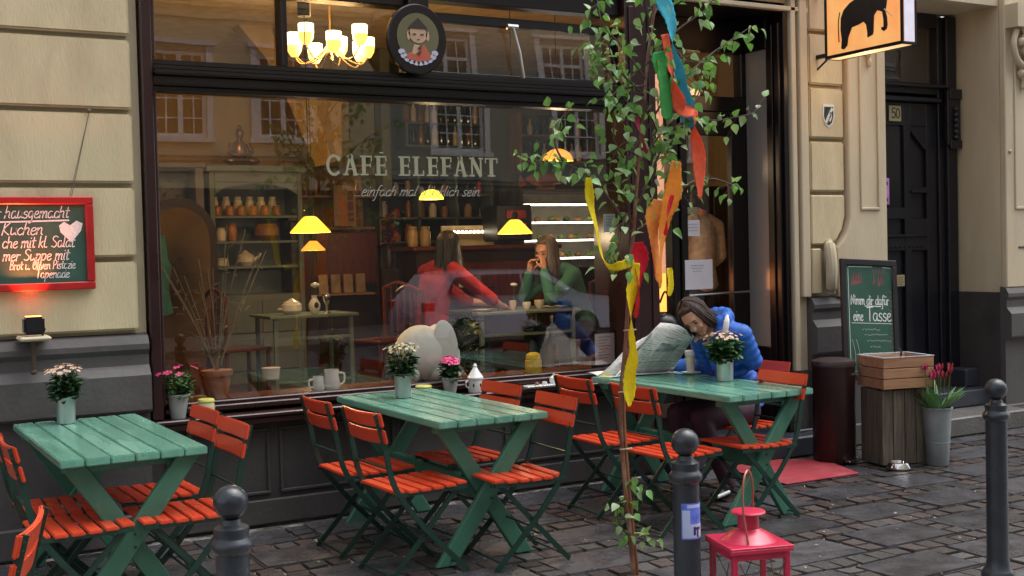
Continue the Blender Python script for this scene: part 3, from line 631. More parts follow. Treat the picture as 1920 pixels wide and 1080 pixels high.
# yellow tins / candles on the sill
YEL = mat('pale_yellow_glaze', (.62, .60, .16), .3, var=.08)
def tin(name, label, loc, r, h, m):
    t = thing(name, label, 'candle jar', loc)
    q = MB(); q.lathe([(r*.75, 0), (r*.98, h*.2), (r, h*.5), (r*.92, h*.78), (r*.8, h*.8)], 20); q.build('jar', m, t)
    q = MB(); q.lathe([(r*.8, h*.80), (r*.97, h*.84), (r*.97, h*.93), (r*.9, h)], 20); q.build('lid', YEL, t)
tin('candle_jar', 'cream candle jar with a yellow lid on the sill, behind the leftmost table', (1.86, .015, .681), .05, .10, mat('cream_glaze', (.55, .50, .28), .35))
tin('candle_jar', 'flat yellow lidded jar on the sill, between zinc pot and pink primroses', (3.25, -.02, .681), .055, .075, YEL)
# white ceramic lantern on the sill
t = thing('ceramic_lantern', 'small white ceramic tea light lantern on the sill right of the pink primroses', 'lantern', (3.63, -.01, .681))
q = MB(); q.lathe([(.045, 0), (.05, .01), (.048, .085), (.055, .09), (.055, .10), (.04, .12), (.018, .155), (.012, .165), (.014, .175), (.006, .19)], 20); q.build('body', WHITE, t)
q = MB()
for a in range(6): q.ball((.0475*math.cos(a), .0475*math.sin(a), .05), (.006, .006, .014))
q.build('window', DK, t)
q = MB(); q.tube([(-.048, 0, .08), (-.07, 0, .07), (-.07, 0, .045), (-.048, 0, .03)], .006, 6); q.build('handle', WHITE, t)
# tray with small white pot on the sill right of window centre
t = thing('sill_tray', 'white doily tray with little white pots on the sill left of the birch', 'tray', (4.16, -.0, .682))
q = MB(); q.box(-.16, .16, -.05, .05, 0, .01)
for i in range(11): q.ball((-.15+i*.03, -.052, .006), (.014, .01, .007), 8, 5)
q.build('tray', WHITE, t, .003)
q = MB(); q.lathe([(.025, .01), (.032, .03), (.030, .05), (.015, .062), (.006, .07), (.008, .08)], 14, (.08, 0, 0)); q.build('sugar_pot', WHITE, t)
q = MB(); q.lathe([(.012, .01), (.016, .022), (.01, .03)], 10, (-.06, -.01, 0)); q.build('salt_cellar', mat('red_brown_glaze', (.20, .05, .04), .3), t)
q = MB(); q.lathe([(.014, .01), (.018, .02), (.016, .03)], 10, (0.0, -.01, 0)); q.build('cup', WHITE, t)
mbox('shelf', FR, B, 3.95, 4.38, -.09, .03, .6805, .6815)
# latte glass on saucer
t = thing('latte_glass', 'tall glass of milky coffee on a white saucer before the reading woman', 'glass', (4.945, -.60, .752))
q = MB(); q.lathe([(.02, 0), (.05, .002), (.068, .012), (.07, .014), (.05, .010), (.02, .006)], 24); q.build('saucer', WHITE, t)
q = MB(); q.lathe([(.022, .008), (.025, .02), (.033, .105), (.034, .125)], 20); q.build('coffee', mat('latte', (.78, .68, .50), .12, var=.12, scale=30, stretch=(1, 1, .5)), t)
q = MB(); q.lathe([(.0325, .125), (.037, .128), (.037, .150), (.033, .158), (.02, .160)], 20); q.build('foam', mat('milk_foam', (.86, .84, .80), .6), t)
# coaster/yellow book at wall end of table 3
t = thing('sugar_bowl_mat', 'yellow and white menu card at the wall end of the right table', 'menu card', (4.48, -.36, .7525), .3)
q = MB(); q.box(-.09, .09, -.05, .05, 0, .004); q.build('card', PAPER, t); q = MB(); q.box(-.085, -.03, -.045, .045, .0045, .0055); q.build('print', YEL, t); t.name = 'menu_card'
# folding newspaper: two raised leaves and one lying
def sheet(name, grid, m, par, th=.0025):
    q = MB(); n, k = len(grid), len(grid[0]); V = [[q.bm.verts.new(p) for p in row] for row in grid]
    for i in range(n-1):
        for j in range(k-1): q.bm.faces.new((V[i][j], V[i+1][j], V[i+1][j+1], V[i][j+1]))
    o = q.build(name, m, par); md = o.modifiers.new('s', 'SOLIDIFY'); md.thickness = th; return o
def newsprint():
    m = bpy.data.materials.new('newsprint'); m.use_nodes = True; t = m.node_tree; N = t.nodes; L = t.links; b = N['Principled BSDF']; b.inputs['Roughness'].default_value = .75
    tc = N.new('ShaderNodeTexCoord'); mp = N.new('ShaderNodeMapping'); mp.inputs['Rotation'].default_value = (R(90), 0, 0); L.new(tc.outputs['UV'], mp.inputs[0])
    br = N.new('ShaderNodeTexBrick'); br.inputs['Scale'].default_value = 1; br.inputs['Color1'].default_value = (.80, .82, .82, 1); br.inputs['Color2'].default_value = (.46, .49, .49, 1); br.inputs['Mortar'].default_value = (.84, .85, .85, 1)
    br.inputs['Mortar Size'].default_value = .005; br.inputs['Brick Width'].default_value = .058; br.inputs['Row Height'].default_value = .135; br.offset = 0; br.inputs['Bias'].default_value = -.3; L.new(tc.outputs['UV'], br.inputs['Vector'])
    mp.inputs['Rotation'].default_value = (0, 0, 0); mp.inputs['Scale'].default_value = (30, 210, 1); nz = N.new('ShaderNodeTexNoise'); nz.inputs['Scale'].default_value = 1; L.new(mp.outputs[0], nz.inputs[0])
    rp = N.new('ShaderNodeValToRGB'); rp.color_ramp.elements[0].position = .42; rp.color_ramp.elements[1].position = .56; rp.color_ramp.elements[0].color = (.40, .41, .42, 1); L.new(nz.outputs[0], rp.inputs[0])
    mx = N.new('ShaderNodeMix'); mx.data_type = 'RGBA'; mx.blend_type = 'MULTIPLY'; mx.inputs[0].default_value = .42; L.new(br.outputs[0], mx.inputs[6]); L.new(rp.outputs[0], mx.inputs[7]); L.new(mx.outputs[2], b.inputs['Base Color'])
    return m
NEWS = newsprint()
t = thing('newspaper', 'large open newspaper held up and draped over the right green table', 'newspaper', (4.6, -.65, .753))
def news_grid(P):
    out = []
    for i in range(9):
        row = []
        for j in range(9):
            u, v = i/8, j/8; a = P[0].lerp(P[1], u); b_ = P[3].lerp(P[2], u); p = a.lerp(b_, v); p = p+Vector((.0, .02*math.sin(u*7+v*2), .010*math.sin(u*5-v*6)))*(.3+v)
            row.append(p)
        out.append(row)
    return out
def news_leaf(name, P):
    P = [Vector(p) for p in P]; o = sheet(name, news_grid(P), NEWS, t, .002); uv = o.data.uv_layers.new(name='UVMap')
    P0, ex = P[0], (P[1]-P[0]).normalized(); up_ = (P[3]-P[0]); up_ = (up_-ex*up_.dot(ex)).normalized()
    for lp in o.data.loops:
        c = o.data.vertices[lp.vertex_index].co; uv.data[lp.index].uv = ((c-P0).dot(ex)+.03, (c-P0).dot(up_)+.02)
    return o
news_leaf('page', [(-.10, .27, .005), (.35, .25, .010), (.262, -.165, .290), (.13, .06, .348)])
pg = [o for o in bpy.data.objects if o.name == 'page'][0]
PP = [Vector(p) for p in [(-.10, .27, .005), (.35, .25, .010), (.262, -.165, .290), (.13, .06, .348)]]
nrm = (PP[1]-PP[0]).cross(PP[3]-PP[0]).normalized(); nrm = nrm if nrm.y < 0 else -nrm
def onpage(u, v):
    p = PP[0].lerp(PP[1], u).lerp(PP[3].lerp(PP[2], u), v); return p+Vector((.0, .02*math.sin(u*7+v*2), .010*math.sin(u*5-v*6)))*(.3+v)+nrm*.004
rr = random.Random(8); q = MB()
for c in range(4):
    u0, u1 = .06+c*.235, .06+c*.235+.20
    for k in range(22):
        v = .93-k*.038
        if c in (1, 2) and 5 < k < 12: continue
        if k % 7 == 3: continue
        n = 5; e = u1-(rr.uniform(.02, .1) if k % 5 == 4 else 0); w = .006 if k % 7 != 4 else .013
        for i in range(n):
            a, b = u0+(e-u0)*i/n, u0+(e-u0)*(i+1)/n; q.quad(onpage(a, v), onpage(b, v), onpage(b, v+w), onpage(a, v+w))
tag(q.build('news_print', mat('news_ink', (.16, .17, .18), .8), pg, smooth=False), kind='stuff')
q = MB()
for i in range(6):
    for j in range(4):
        a, b = .30+.43*i/6, .30+.43*(i+1)/6; v, w = .50+.19*j/4, .50+.19*(j+1)/4; q.quad(onpage(a, v), onpage(b, v), onpage(b, w), onpage(a, w))
q.build('news_picture', mat('news_photo', (.26, .29, .30), .8, var=.7, scale=22), pg, smooth=False)
news_leaf('page', [(-.22, .33, .003), (-.10, .28, .006), (.125, .065, .350), (.0, .20, .20)])
news_leaf('page', [(-.20, .22, .004), (.37, .19, .004), (.37, .45, .006), (-.18, .50, .005)])

# ---------------- red framed menu board, nail, cord, spotlight and its bracket
REDP = mat('red_frame_paint', (.38, .013, .014), .35, var=.12, scale=10, bump=.08)
CHALKG = mat('green_chalkboard', (.030, .085, .062), .6, var=.2, scale=5, dirt=(.05, .11, .085), dscale=3)
CHALK = mat('white_chalk', (.72, .74, .74), .9, var=.15, scale=80)
t = thing('menu_board', 'green chalk menu board in a red frame hung on the left wall', 'menu board', (1.25, -.03, 1.45), 0)
q = MB()
for x0, x1, z0, z1 in ((-1.10, 0, 0, .042), (-1.10, 0, .468, .51), (-.042, 0, .0425, .4675), (-1.10, -1.058, .0425, .4675)): q.box(x0, x1, -.035, 0, z0, z1)
q.build('frame', REDP, t, .005); mbox('slate', CHALKG, t, -1.057, -.0425, -.014, -.002, .0425, .4675)
f3 = lambda ox, oz, rot=0: (lambda a, b: (ox+a*math.cos(rot)-b*math.sin(rot), -.0155, oz+a*math.sin(rot)+b*math.cos(rot)))
q = MB(); tx = [('r hausgemacht', -.50, .395, .0092, .0085, .3, .78), ('Kuchen', -.475, .305, .0095, .0085, .3, .88), ('che mit kl. Salat', -.475, .235, .0087, .008, .25, .76), ('mer Suppe mit', -.475, .165, .0087, .008, .25, .78), ('Brot u. Oliven Pistazie', -.44, .117, .0066, .0065, .2, .68), ('Tapenade', -.31, .068, .0068, .0065, .2, .76)]
for s_, x, z, h, lw, sl_, ws in tx: strokes_mesh(q, s_, f3(x, z), h, lw*.62, sl_, 3, .12, ws)
tag(q.build('chalk_writing', CHALK, t), kind='stuff')
q = MB(); ribbon_flat(q, [(-.60, .372), (-.35, .376), (-.13, .381)], lambda a, b: (a, -.0155, b), .009); q.build('chalk_line', CHALK, t)
hp = [(.0, -.075), (-.055, -.02), (-.062, .018), (-.035, .038), (-.005, .018), (.03, .044), (.062, .028), (.052, -.012)]
q = MB(); q.prism([(-.118+a, .335+b) for a, b in hp], lambda a, b, d: (a, d, b), (-.0158, -.0150)); q.build('chalk_heart', CHALK, t)
q = MB(); q.tube([(.0, -.002, .975), (-.11, -.02, .511)], .0022, 5); q.tube([(.0, -.002, .975), (-.118, -.01, .511)], .0018, 5); q.build('hanging_cord', mat('cord', (.12, .11, .10), .8), t)
q = MB(); q.ball((.0, .0, .985), (.014, .012, .014)); q.build('nail', mat('rusty_iron', (.10, .07, .05), .6, .4), t)
t = thing('wall_spotlight', 'small black spotlight on a cream bracket shining orange up the menu board', 'spotlight', (.905, -.14, 1.19))
q = MB(); q.box(-.05, .055, -.045, .045, .03, .125); q.build('lamp_housing', mat('black_plastic', (.010, .011, .014), .3), t, .012, bseg=2)
q = MB(); q.box(-.035, .04, -.03, .03, .1252, .1275); q.build('lens', mat('orange_lens', (.7, .2, .05), .3, emit=(1, .25, .05), es=6.), t)
q = MB(); q.box(-.075, .085, -.06, .11, -.005, .02); q.build('shelf', M['cream2'], t, .01)
q = MB(); q.tube([(.0, .02, -.005), (0, .02, -.10), (0, .04, -.17)], .012, 8); q.ball((0, .04, -.175), .017); q.tube([(.045, 0, .02), (.06, 0, .06)], .006, 6); q.build('bracket', MATS['rusty_iron'], t)
ll = bpy.data.lights.new('spot_beam', 'SPOT'); ll.energy = 26; ll.color = (1, .16, .04); ll.spot_size = R(75); ll.spot_blend = .8; ll.shadow_soft_size = .02
lo = bpy.data.objects.new('spot_beam', ll); COL.objects.link(lo); lo.parent = t; lo.location = (0, 0, .14); lo.rotation_euler = (R(180-8), 0, 0)

# ---------------- projecting elephant sign
t = thing('elephant_sign', 'lit orange box sign with a black elephant projecting over the pier', 'illuminated sign', (6.62, 0, 3.0))
q = MB()
D0, D1, HH = -.94, -.17, .62
for x0, x1 in ((-.003, .012), (.128, .143)):
    q.box(x0, x1, D0, D1, 0, .025); q.box(x0, x1, D0, D1, HH-.025, HH); q.box(x0, x1, D0, D0+.025, .025, HH-.025); q.box(x0, x1, D1-.025, D1, .025, HH-.025)
for z0, z1 in ((0, .02), (HH-.02, HH)):
    q.box(.012, .128, D0, D0+.02, z0, z1); q.box(.012, .128, D1-.02, D1, z0, z1)
q.build('frame', mat('black_metal', (.012, .011, .013), .4, .3), t, .003)
def signmat():
    m = mat('sign_face', (.55, .27, .09), .5, var=.1); n = m.node_tree; N = n.nodes; L = n.links; b = N['Principled BSDF']
    tc = N.new('ShaderNodeTexCoord'); nz = N.new('ShaderNodeTexNoise'); nz.inputs['Scale'].default_value = 5; L.new(tc.outputs['Object'], nz.inputs[0])
    rp = N.new('ShaderNodeValToRGB'); rp.color_ramp.elements[0].position = .35; rp.color_ramp.elements[1].position = .65; rp.color_ramp.elements[0].color = (1, .34, .11, 1); rp.color_ramp.elements[1].color = (1, .50, .16, 1)
    L.new(nz.outputs[0], rp.inputs[0]); L.new(rp.outputs[0], b.inputs['Emission Color']); b.inputs['Emission Strength'].default_value = .38; return m
SF = signmat()
q = MB(); q.box(.004, .008, D0+.02, D1-.02, .02, HH-.02); q.build('face', SF, t, smooth=False)
q = MB(); q.box(.132, .136, D0+.02, D1-.02, .02, HH-.02); q.build('face', SF, t, smooth=False)
q = MB(); q.box(.02, .12, D0+.004, D0+.008, .02, HH-.02); q.build('end_face', mat('sign_end', (.55, .55, .62), .4, emit=(.75, .70, .85), es=.25), t, smooth=False)
q = MB(); q.box(.014, .126, D0+.02, D1-.02, .004, .008); q.build('under_face', mat('sign_under', (.7, .5, .3), .5, emit=(1, .62, .30), es=.5), t, smooth=False)
# elephant outline, from the photo crop: a to the right (towards the street end), b up; unit = 1 face height ~ .62
E_ = [(.02, .02), (.055, .0), (.10, .05), (.115, .17), (.165, .30), (.25, .315), (.325, .345), (.36, .29), (.375, .17), (.375, .10), (.44, .125), (.45, .165), (.455, .30), (.46, .40), (.50, .46), (.54, .44), (.57, .42),
      (.585, .30), (.585, .20), (.56, .205), (.555, .17), (.585, .14), (.62, .165), (.63, .22), (.625, .33), (.605, .42), (.62, .50), (.63, .60), (.60, .69), (.53, .74), (.45, .73), (.36, .745), (.24, .71), (.14, .66), (.06, .58), (.02, .47), (.015, .30), (.03, .15)]
q = MB(); sc = .60; q.prism([(a*.74, b*.50) for a, b in E_], lambda a, b, d: (d, -.33-a, .048+b), (-.0045, .0035)); q.build('elephant', mat('elephant_black', (.014, .010, .010), .5, var=.5, scale=14), t, smooth=False)
q = MB(); q.tube(spline([(-.002, -.335, .33), (-.002, -.318, .25), (-.002, -.322, .11)], 4), .004, 5); q.build('tail', MATS['elephant_black'], t)
q = MB(); q.tube([(-.005, -.33-.60*.74, .048+.225), (-.005, -.33-.70*.74, .048+.16)], [.005, .002], 5); q.build('tusk', mat('tusk', (.6, .5, .35), .5), t)
q = MB(); q.prism([(.27+.035*math.cos(k), .49+.022*math.sin(k)) for k in [i*.785 for i in range(8)]], lambda a, b, d: (d, -a, b), (-.0045, .0035)); q.build('sign_mark', MATS['elephant_black'], t)
for z in (.03, .5): mbox('wall_bracket', MATS['black_metal'], t, .05, .08, -.172, .05, z, z+.03)
q = MB(); q.tube([(.065, .0, -.06), (.065, -.16, .03)], .008, 6); q.build('brace', MATS['black_metal'], t)
sp = bpy.data.lights.new('sign_glow', 'POINT'); sp.energy = 2.0; sp.color = (1, .55, .25); sp.shadow_soft_size = .1
so2 = bpy.data.objects.new('sign_glow', sp); COL.objects.link(so2); so2.parent = t; so2.location = (.07, -.5, -.08)

# ---------------- oval sign over the transom
t = thing('oval_sign', 'dark oval sign with a meditating little monk, over the window transom', 'sign', (3.25, -.045, 2.955))
def oval(rx, rz, n=40, cx=0, cz=0): return [(cx+rx*math.cos(i*2*math.pi/n), cz+rz*math.sin(i*2*math.pi/n)) for i in range(n)]
fy = lambda a, b, d: (a, d, b)
q = MB(); q.prism(oval(.205, .222), fy, (-.03, .012)); q.build('board', FD, t, .008)
def flat(name, polys, col, d):
    q = MB()
    for p in polys: q.prism(p, fy, (d-.001, d+.0012))
    return q.build(name, mat(name+'_print', col, .6, var=.05), t, smooth=False)
flat('olive_field', [oval(.145, .150, cz=.012)], (.105, .10, .045), -.032)
flat('skin', [oval(.064, .062, 24, 0, .035), oval(.012, .03, 12, -.066, .02), oval(.012, .03, 12, .066, .02), [(-.045, -.09), (-.03, -.035), (.01, -.04), (.0, -.08), (-.03, -.10)]], (.46, .30, .20), -.0345)
flat('hair', [[(-.066, .03), (-.062, .075), (-.035, .098), (-.008, .125), (.002, .132), (.012, .122), (.035, .098), (.06, .075), (.064, .03), (.055, .062), (-.055, .062)]], (.025, .014, .010), -.037)
flat('robe', [[(-.085, -.125), (-.075, -.095), (-.03, -.075), (.02, -.06), (.04, -.03), (.065, -.07), (.085, -.10), (.08, -.13), (.0, -.145)]], (.42, .09, .05), -.0335)
flat('petals', [oval(.024, .018, 10, x, z) for x, z in ((-.115, -.085), (-.10, -.11), (-.075, -.13), (-.045, -.143), (-.015, -.150), (.015, -.150), (.045, -.143), (.075, -.13), (.10, -.11), (.115, -.085))], (.42, .43, .55), -.0328)
flat('features', [oval(.014, .004, 10, -.026, .028), oval(.014, .004, 10, .026, .028), oval(.010, .003, 8, 0, -.004), [(-.005, -.055), (.015, -.045), (.02, -.065), (.0, -.07)], [(-.008, -.085), (.018, -.075), (.016, -.092), (-.004, -.10)]], (.07, .03, .02), -.0392)
# glass lettering
LET = mat('cream_lettering', (.34, .35, .24), .6, var=.1)
t = thing('window_lettering', 'cream slab serif CAFÉ ELEFANT painted on the big window glass', 'lettering', (2.69, .1085, 2.105))
S = .017; fg = lambda a, b: (a, 0, b)
def slab_letter(ch, x, H=.125, W=.09):
    q = MB(); st = .026; sf = .010
    def bx(x0, x1, z0, z1): q.box(x+x0, x+x1, -.0008, .0008, z0, z1)
    def ln(p, r_, w): ribbon_flat(q, [p, r_], lambda a, b: (x+a, -.001, b), w)
    if ch in 'EFLÉ':
        bx(.012, .012+st, sf+.0005, H-sf-.0005) if ch != 'x' else 0
        bx(0, .055 if ch == 'F' else W*.9, 0, sf); bx(0, W*.9 if ch != 'L' else .05, H-sf, H)
        if ch in 'EFÉ': bx(.0385, .066, H*.48, H*.48+.010); bx(.067, .073, H*.40, H*.64); bx(W*.9-.008, W*.9, H-.035, H-sf-.0005)
        if ch in 'EÉL': bx(W*.9-.010, W*.9, sf+.0005, .038)
        if ch == 'É': bx(.035, .06, H+.016, H+.026)
    elif ch == 'A':
        ln((.018, .006), (.048, H-.004), .014); ln((.082, .006), (.052, H-.004), .024); bx(.032, .068, .036, .044); bx(.0, .036, 0, sf); bx(.064, .105, 0, sf); bx(.03, .07, H-sf, H)
    elif ch == 'N':
        bx(.014, .026, sf+.0005, H-sf-.0005); bx(.080, .092, sf+.0005, H-sf-.0005); ln((.024, H-.008), (.082, .008), .026); bx(0, .04, 0, sf); bx(0, .034, H-sf, H); bx(.068, .106, H-sf, H)
    elif ch == 'T':
        bx(.034, .062, sf+.0005, H-sf-.0005); bx(.018, .078, 0, sf); bx(0, .096, H-sf, H); bx(0, .009, H-.036, H-sf-.0005); bx(.087, .096, H-.036, H-sf-.0005)
    elif ch == 'C':
        pts = [(.045+.042*math.cos(R(a)), H/2+H/2*.94*math.sin(R(a))) for a in range(40, 325, 15)]; ribbon_flat(q, pts, lambda a, b: (x+a, -.001, b), .019); bx(.076, .084, H-.04, H-.005)
    elif ch == ' ': q.bm.free(); return
    q.build('letter', LET, t, smooth=False)
xx = 0
for ch, w in zip('CAFÉ ELEFANT', (.105, .115, .10, .10, .065, .10, .10, .10, .095, .118, .118, .10)): slab_letter(ch, xx); xx += w
t = thing('window_slogan', 'thin handwritten slogan einfach mal glücklich sein on the window glass', 'lettering', (2.86, .1085, 1.975))
q = MB(); strokes_mesh(q, '...einfach mal glücklich sein.', lambda a, b: (a, 0, b), .0096, .0046, .45, 3, .1, 1.0); tag(q.build('script', mat('grey_lettering', (.40, .40, .36), .6), t), kind='stuff')
# ============================================================ pavement furniture
BOL = mat('bollard_paint', (.028, .034, .044), .32, .1, var=.25, scale=6, bump=.12, bscale=40, dirt=(.10, .11, .115), dscale=14, dpos=(.64, .69), rvar=.12)
def make_bollard(label, loc, H=.95):
    t = thing('bollard', label, 'bollard', loc, 0, 'dark steel bollards along the kerb')
    q = MB(); q.lathe([(.075, -.02), (.075, .03), (.066, .045), (.055, .06), (.050, .10), (.048, H-.20)], 24); q.build('post', BOL, t)
    q = MB(); q.lathe([(.048, H-.20), (.053, H-.195), (.060, H-.185), (.062, H-.175), (.059, H-.165), (.050, H-.155), (.048, H-.15), (.051, H-.135), (.050, H-.125), (.032, H-.115), (.026, H-.10)], 24); q.build('collar', BOL, t)
    q = MB(); q.ball((0, 0, H-.052), .050, 24, 16); q.build('ball', BOL, t)
    return t
b1 = make_bollard('dark bollard in front of the chairs of the leftmost table', (.965, -3.58, 0))
b2 = dup(b1, (2.64, -3.53, 0), 1., 'dark bollard with a blue sticker, between the birch and the pink lantern')
b3 = dup(b1, (4.72, -3.20, 0), 2., 'dark bollard at the right edge, beside the open pavement', None)
BS = mat('blue_sticker', (.10, .16, .62), .35, var=.5, scale=20); WS = mat('sticker_pale', (.42, .50, .75), .35)
q = MB(); rr = random.Random(4)
def cylp(a, z, r=.0490): th = R(-112)+a/.0490; return (r*math.cos(th), r*math.sin(th), z)
def patch(mb, a0, a1, z0, z1, r, n=8):
    for i in range(n):
        u, v = a0+(a1-a0)*i/n, a0+(a1-a0)*(i+1)/n; mb.quad(cylp(u, z0, r), cylp(v, z0, r), cylp(v, z1, r), cylp(u, z1, r))
stp = bpy.data.objects.new('sticker', None); COL.objects.link(stp); stp.parent = b2; stp.rotation_euler = (0, 0, -1.)
q = MB(); patch(q, -.032, .062, .555, .685, .0492); q.build('label', BS, stp)
q = MB(); patch(q, -.028, .058, .56, .61, .0496); patch(q, -.028, .0, .61, .66, .0496); patch(q, -.01, .05, .668, .680, .0496); q.build('pale_print', WS, stp)
q = MB(); patch(q, .012, .022, .57, .60, .0499, 2); patch(q, .026, .036, .562, .592, .0499, 2); patch(q, .020, .045, .588, .598, .0499, 3); q.build('dark_print', mat('navy_print', (.02, .025, .12), .4), stp)
# pink lantern
LP = mat('pink_red_enamel', (.46, .016, .060), .34, .05, var=.2, scale=8, coat=.2, bump=.1, dirt=(.30, .06, .06), dscale=20, dpos=(.64, .70))
t = thing('lantern', 'pink red metal candle lantern in the foreground by the stickered bollard', 'lantern', (2.80, -3.68, 0), R(-30.5+14))
q = MB(); w = .118
q.box(-w, w, -w, w, .545, .552); q.box(-w, w, -w, -w+.003, .530, .5445); q.box(-w, w, w-.003, w, .530, .5445); q.box(-w, -w+.003, -w+.004, w-.004, .530, .5445); q.box(w-.003, w, -w+.004, w-.004, .530, .5445)
q.build('roof_plate', LP, t, .0015)
q = MB(); q.lathe([(.10, .5525), (.092, .556), (.070, .578), (.045, .592), (.040, .596)], 28, cap=False); q.build('dome', LP, t)
q = MB(); q.lathe([(.038, .590), (.038, .645), (.060, .648), (.062, .652), (.058, .657), (.035, .661), (.0, .662)], 24, cap=False); q.build('chimney', LP, t)
q = MB()
for sx in (-1, 1):
    for sy in (-1, 1): q.box(sx*.098-.010, sx*.098+.010, sy*.098-.010, sy*.098+.010, .11, .53)
for a in (0, 1):
    for s in (-1, 1):
        x0, x1, y0, y1 = (-.088, .088, s*.098-.009, s*.098+.009) if a == 0 else (s*.098-.009, s*.098+.009, -.088, .088)
        q.box(x0, x1, y0, y1, .505, .529); q.box(x0, x1, y0, y1, .11, .135)
q.build('frame', LP, t, .002)
mbox('base', LP, t, -.12, .12, -.12, .12, .04, .109, bevel=.004)
q = MB()
for sx in (-1, 1):
    for sy in (-1, 1): q.box(sx*.10-.014, sx*.10+.014, sy*.10-.014, sy*.10+.014, 0, .0395)
q.build('foot', LP, t)
for s in (-1, 1):
    mbox('glass_pane', MATS['clear_glass'], t, -.088, .088, s*.098-.0015, s*.098+.0015, .136, .504, smooth=False); mbox('glass_pane', MATS['clear_glass'], t, s*.098-.0015, s*.098+.0015, -.088, .088, .136, .504, smooth=False)
q = MB()
for s in (-1, 1):
    for a, b_ in (((-.085, .14), (.085, .50)), ((.085, .14), (-.085, .50))): q.tube([(a[0], s*.112, a[1]), (b_[0], s*.112, b_[1])], .0022, 5); q.tube([(s*.112, a[0], a[1]), (s*.112, b_[0], b_[1])], .0022, 5)
q.build('wire_cross', MATS['rusty_iron'], t)
q = MB(); q.tube(spline([(-.038, -.085, .553), (-.042, -.055, .66), (-.03, -.03, .76), (.0, .0, .80), (.03, .03, .76), (.042, .055, .66), (.038, .085, .553)], 6), .0038, 6); q.build('handle', mat('copper_wire', (.35, .12, .08), .35, .6), t)
q = MB(); q.lathe([(.04, .11), (.04, .24), (.006, .245)], 16); q.build('candle', mat('candle_wax', (.55, .50, .42), .5), t)

# ---------------- corner by the pier: bin, crates, tall bucket, chalkboard, bowl, mat
BINM = mat('brown_bin', (.030, .012, .012), .32, .2, var=.1)
t = thing('pedal_bin', 'tall round dark brown pedal bin between the steps and the crates', 'bin', (6.36, -.47, 0))
q = MB(); q.lathe([(.150, 0), (.155, .01), (.155, .70)], 32); q.build('drum', BINM, t)
q = MB(); q.lathe([(.160, .701), (.162, .72), (.155, .742), (.11, .757), (.0, .762)], 32, cap=False); q.build('lid', mat('bin_lid', (.07, .05, .05), .3, .4), t)
q = MB(); q.box(-.05, .05, -.20, -.150, .015, .03); q.build('pedal', mat('chrome', (.6, .6, .6), .2, 1.), t, .004)
q = MB(); q.box(.02, .08, -.158, -.150, .64, .655); q.build('badge', MATS['steel'], t)
OLDW = mat('weathered_board', (.105, .085, .062), .75, var=.35, scale=7, stretch=(6, 6, .6), bump=.5, bscale=22, obvar=.25, dirt=(.05, .042, .034), dscale=3)
NEWW = mat('fresh_pine', (.36, .19, .10), .6, var=.25, scale=6, stretch=(.7, 6, 6), bump=.3, bscale=20, obvar=.15, dirt=(.22, .11, .06), dscale=3)
cra = R(-14)
def crate_boards(par, x0, x1, y0, y1, z0, z1, n, m, upright, nm='board', gap=.006, th=.014):
    rr = random.Random(int(z1*100))
    for side in range(4):
        L = (x1-x0) if side % 2 == 0 else (y1-y0-.03)
        cnt = n
        for i in range(cnt):
            q = MB(); j = rr.uniform(-.004, .004)
            if upright:
                w = L/cnt; a0, a1 = i*w+gap/2, (i+1)*w-gap/2; b0, b1 = z0, z1+j
            else:
                w = (z1-z0)/cnt; a0, a1 = 0, L; b0, b1 = z0+i*w+gap/2, z0+(i+1)*w-gap/2
            if side == 0: q.box(x0+a0, x0+a1, y0, y0+th, b0, b1)
            if side == 2: q.box(x0+a0, x0+a1, y1-th, y1, b0, b1)
            if side == 1: q.box(x1-th, x1, y0+.015+a0, y0+.015+a1, b0, b1)
            if side == 3: q.box(x0, x0+th, y0+.015+a0, y0+.015+a1, b0, b1)
            q.build(nm, m, par, .002)
t = thing('wooden_crate', 'weathered grey upright board crate standing on the pavement, under the pine crate', 'crate', (6.44, -.86, 0), cra)
crate_boards(t, 0, .37, 0, .28, .01, .545, 4, OLDW, True)
mbox('crate_top', OLDW, t, .016, .354, .016, .264, .52, .54)
t = thing('wooden_crate', 'fresh pine crate with grey lining on top of the weathered crate', 'crate', (6.425, -.895, .553), cra)
crate_boards(t, 0, .41, 0, .34, .0, .225, 3, NEWW, False, 'plank')
q = MB(); LN = mat('grey_lining', (.50, .53, .58), .35, var=.1, bump=.2)
q.box(.016, .394, .016, .324, .17, .18); q.box(-.004, .414, -.004, .012, .2265, .2315); q.box(-.004, .414, .328, .344, .2265, .2315); q.box(-.004, .012, .0125, .3275, .2265, .2315); q.box(.398, .414, .0125, .3275, .2265, .2315); q.build('lining', LN, t)
q = MB(); q.tube(spline([(.25, .18, .16), (.27, .19, .25), (.24, .2, .27)], 4), .008, 6); q.build('handle_strap', DK, t)
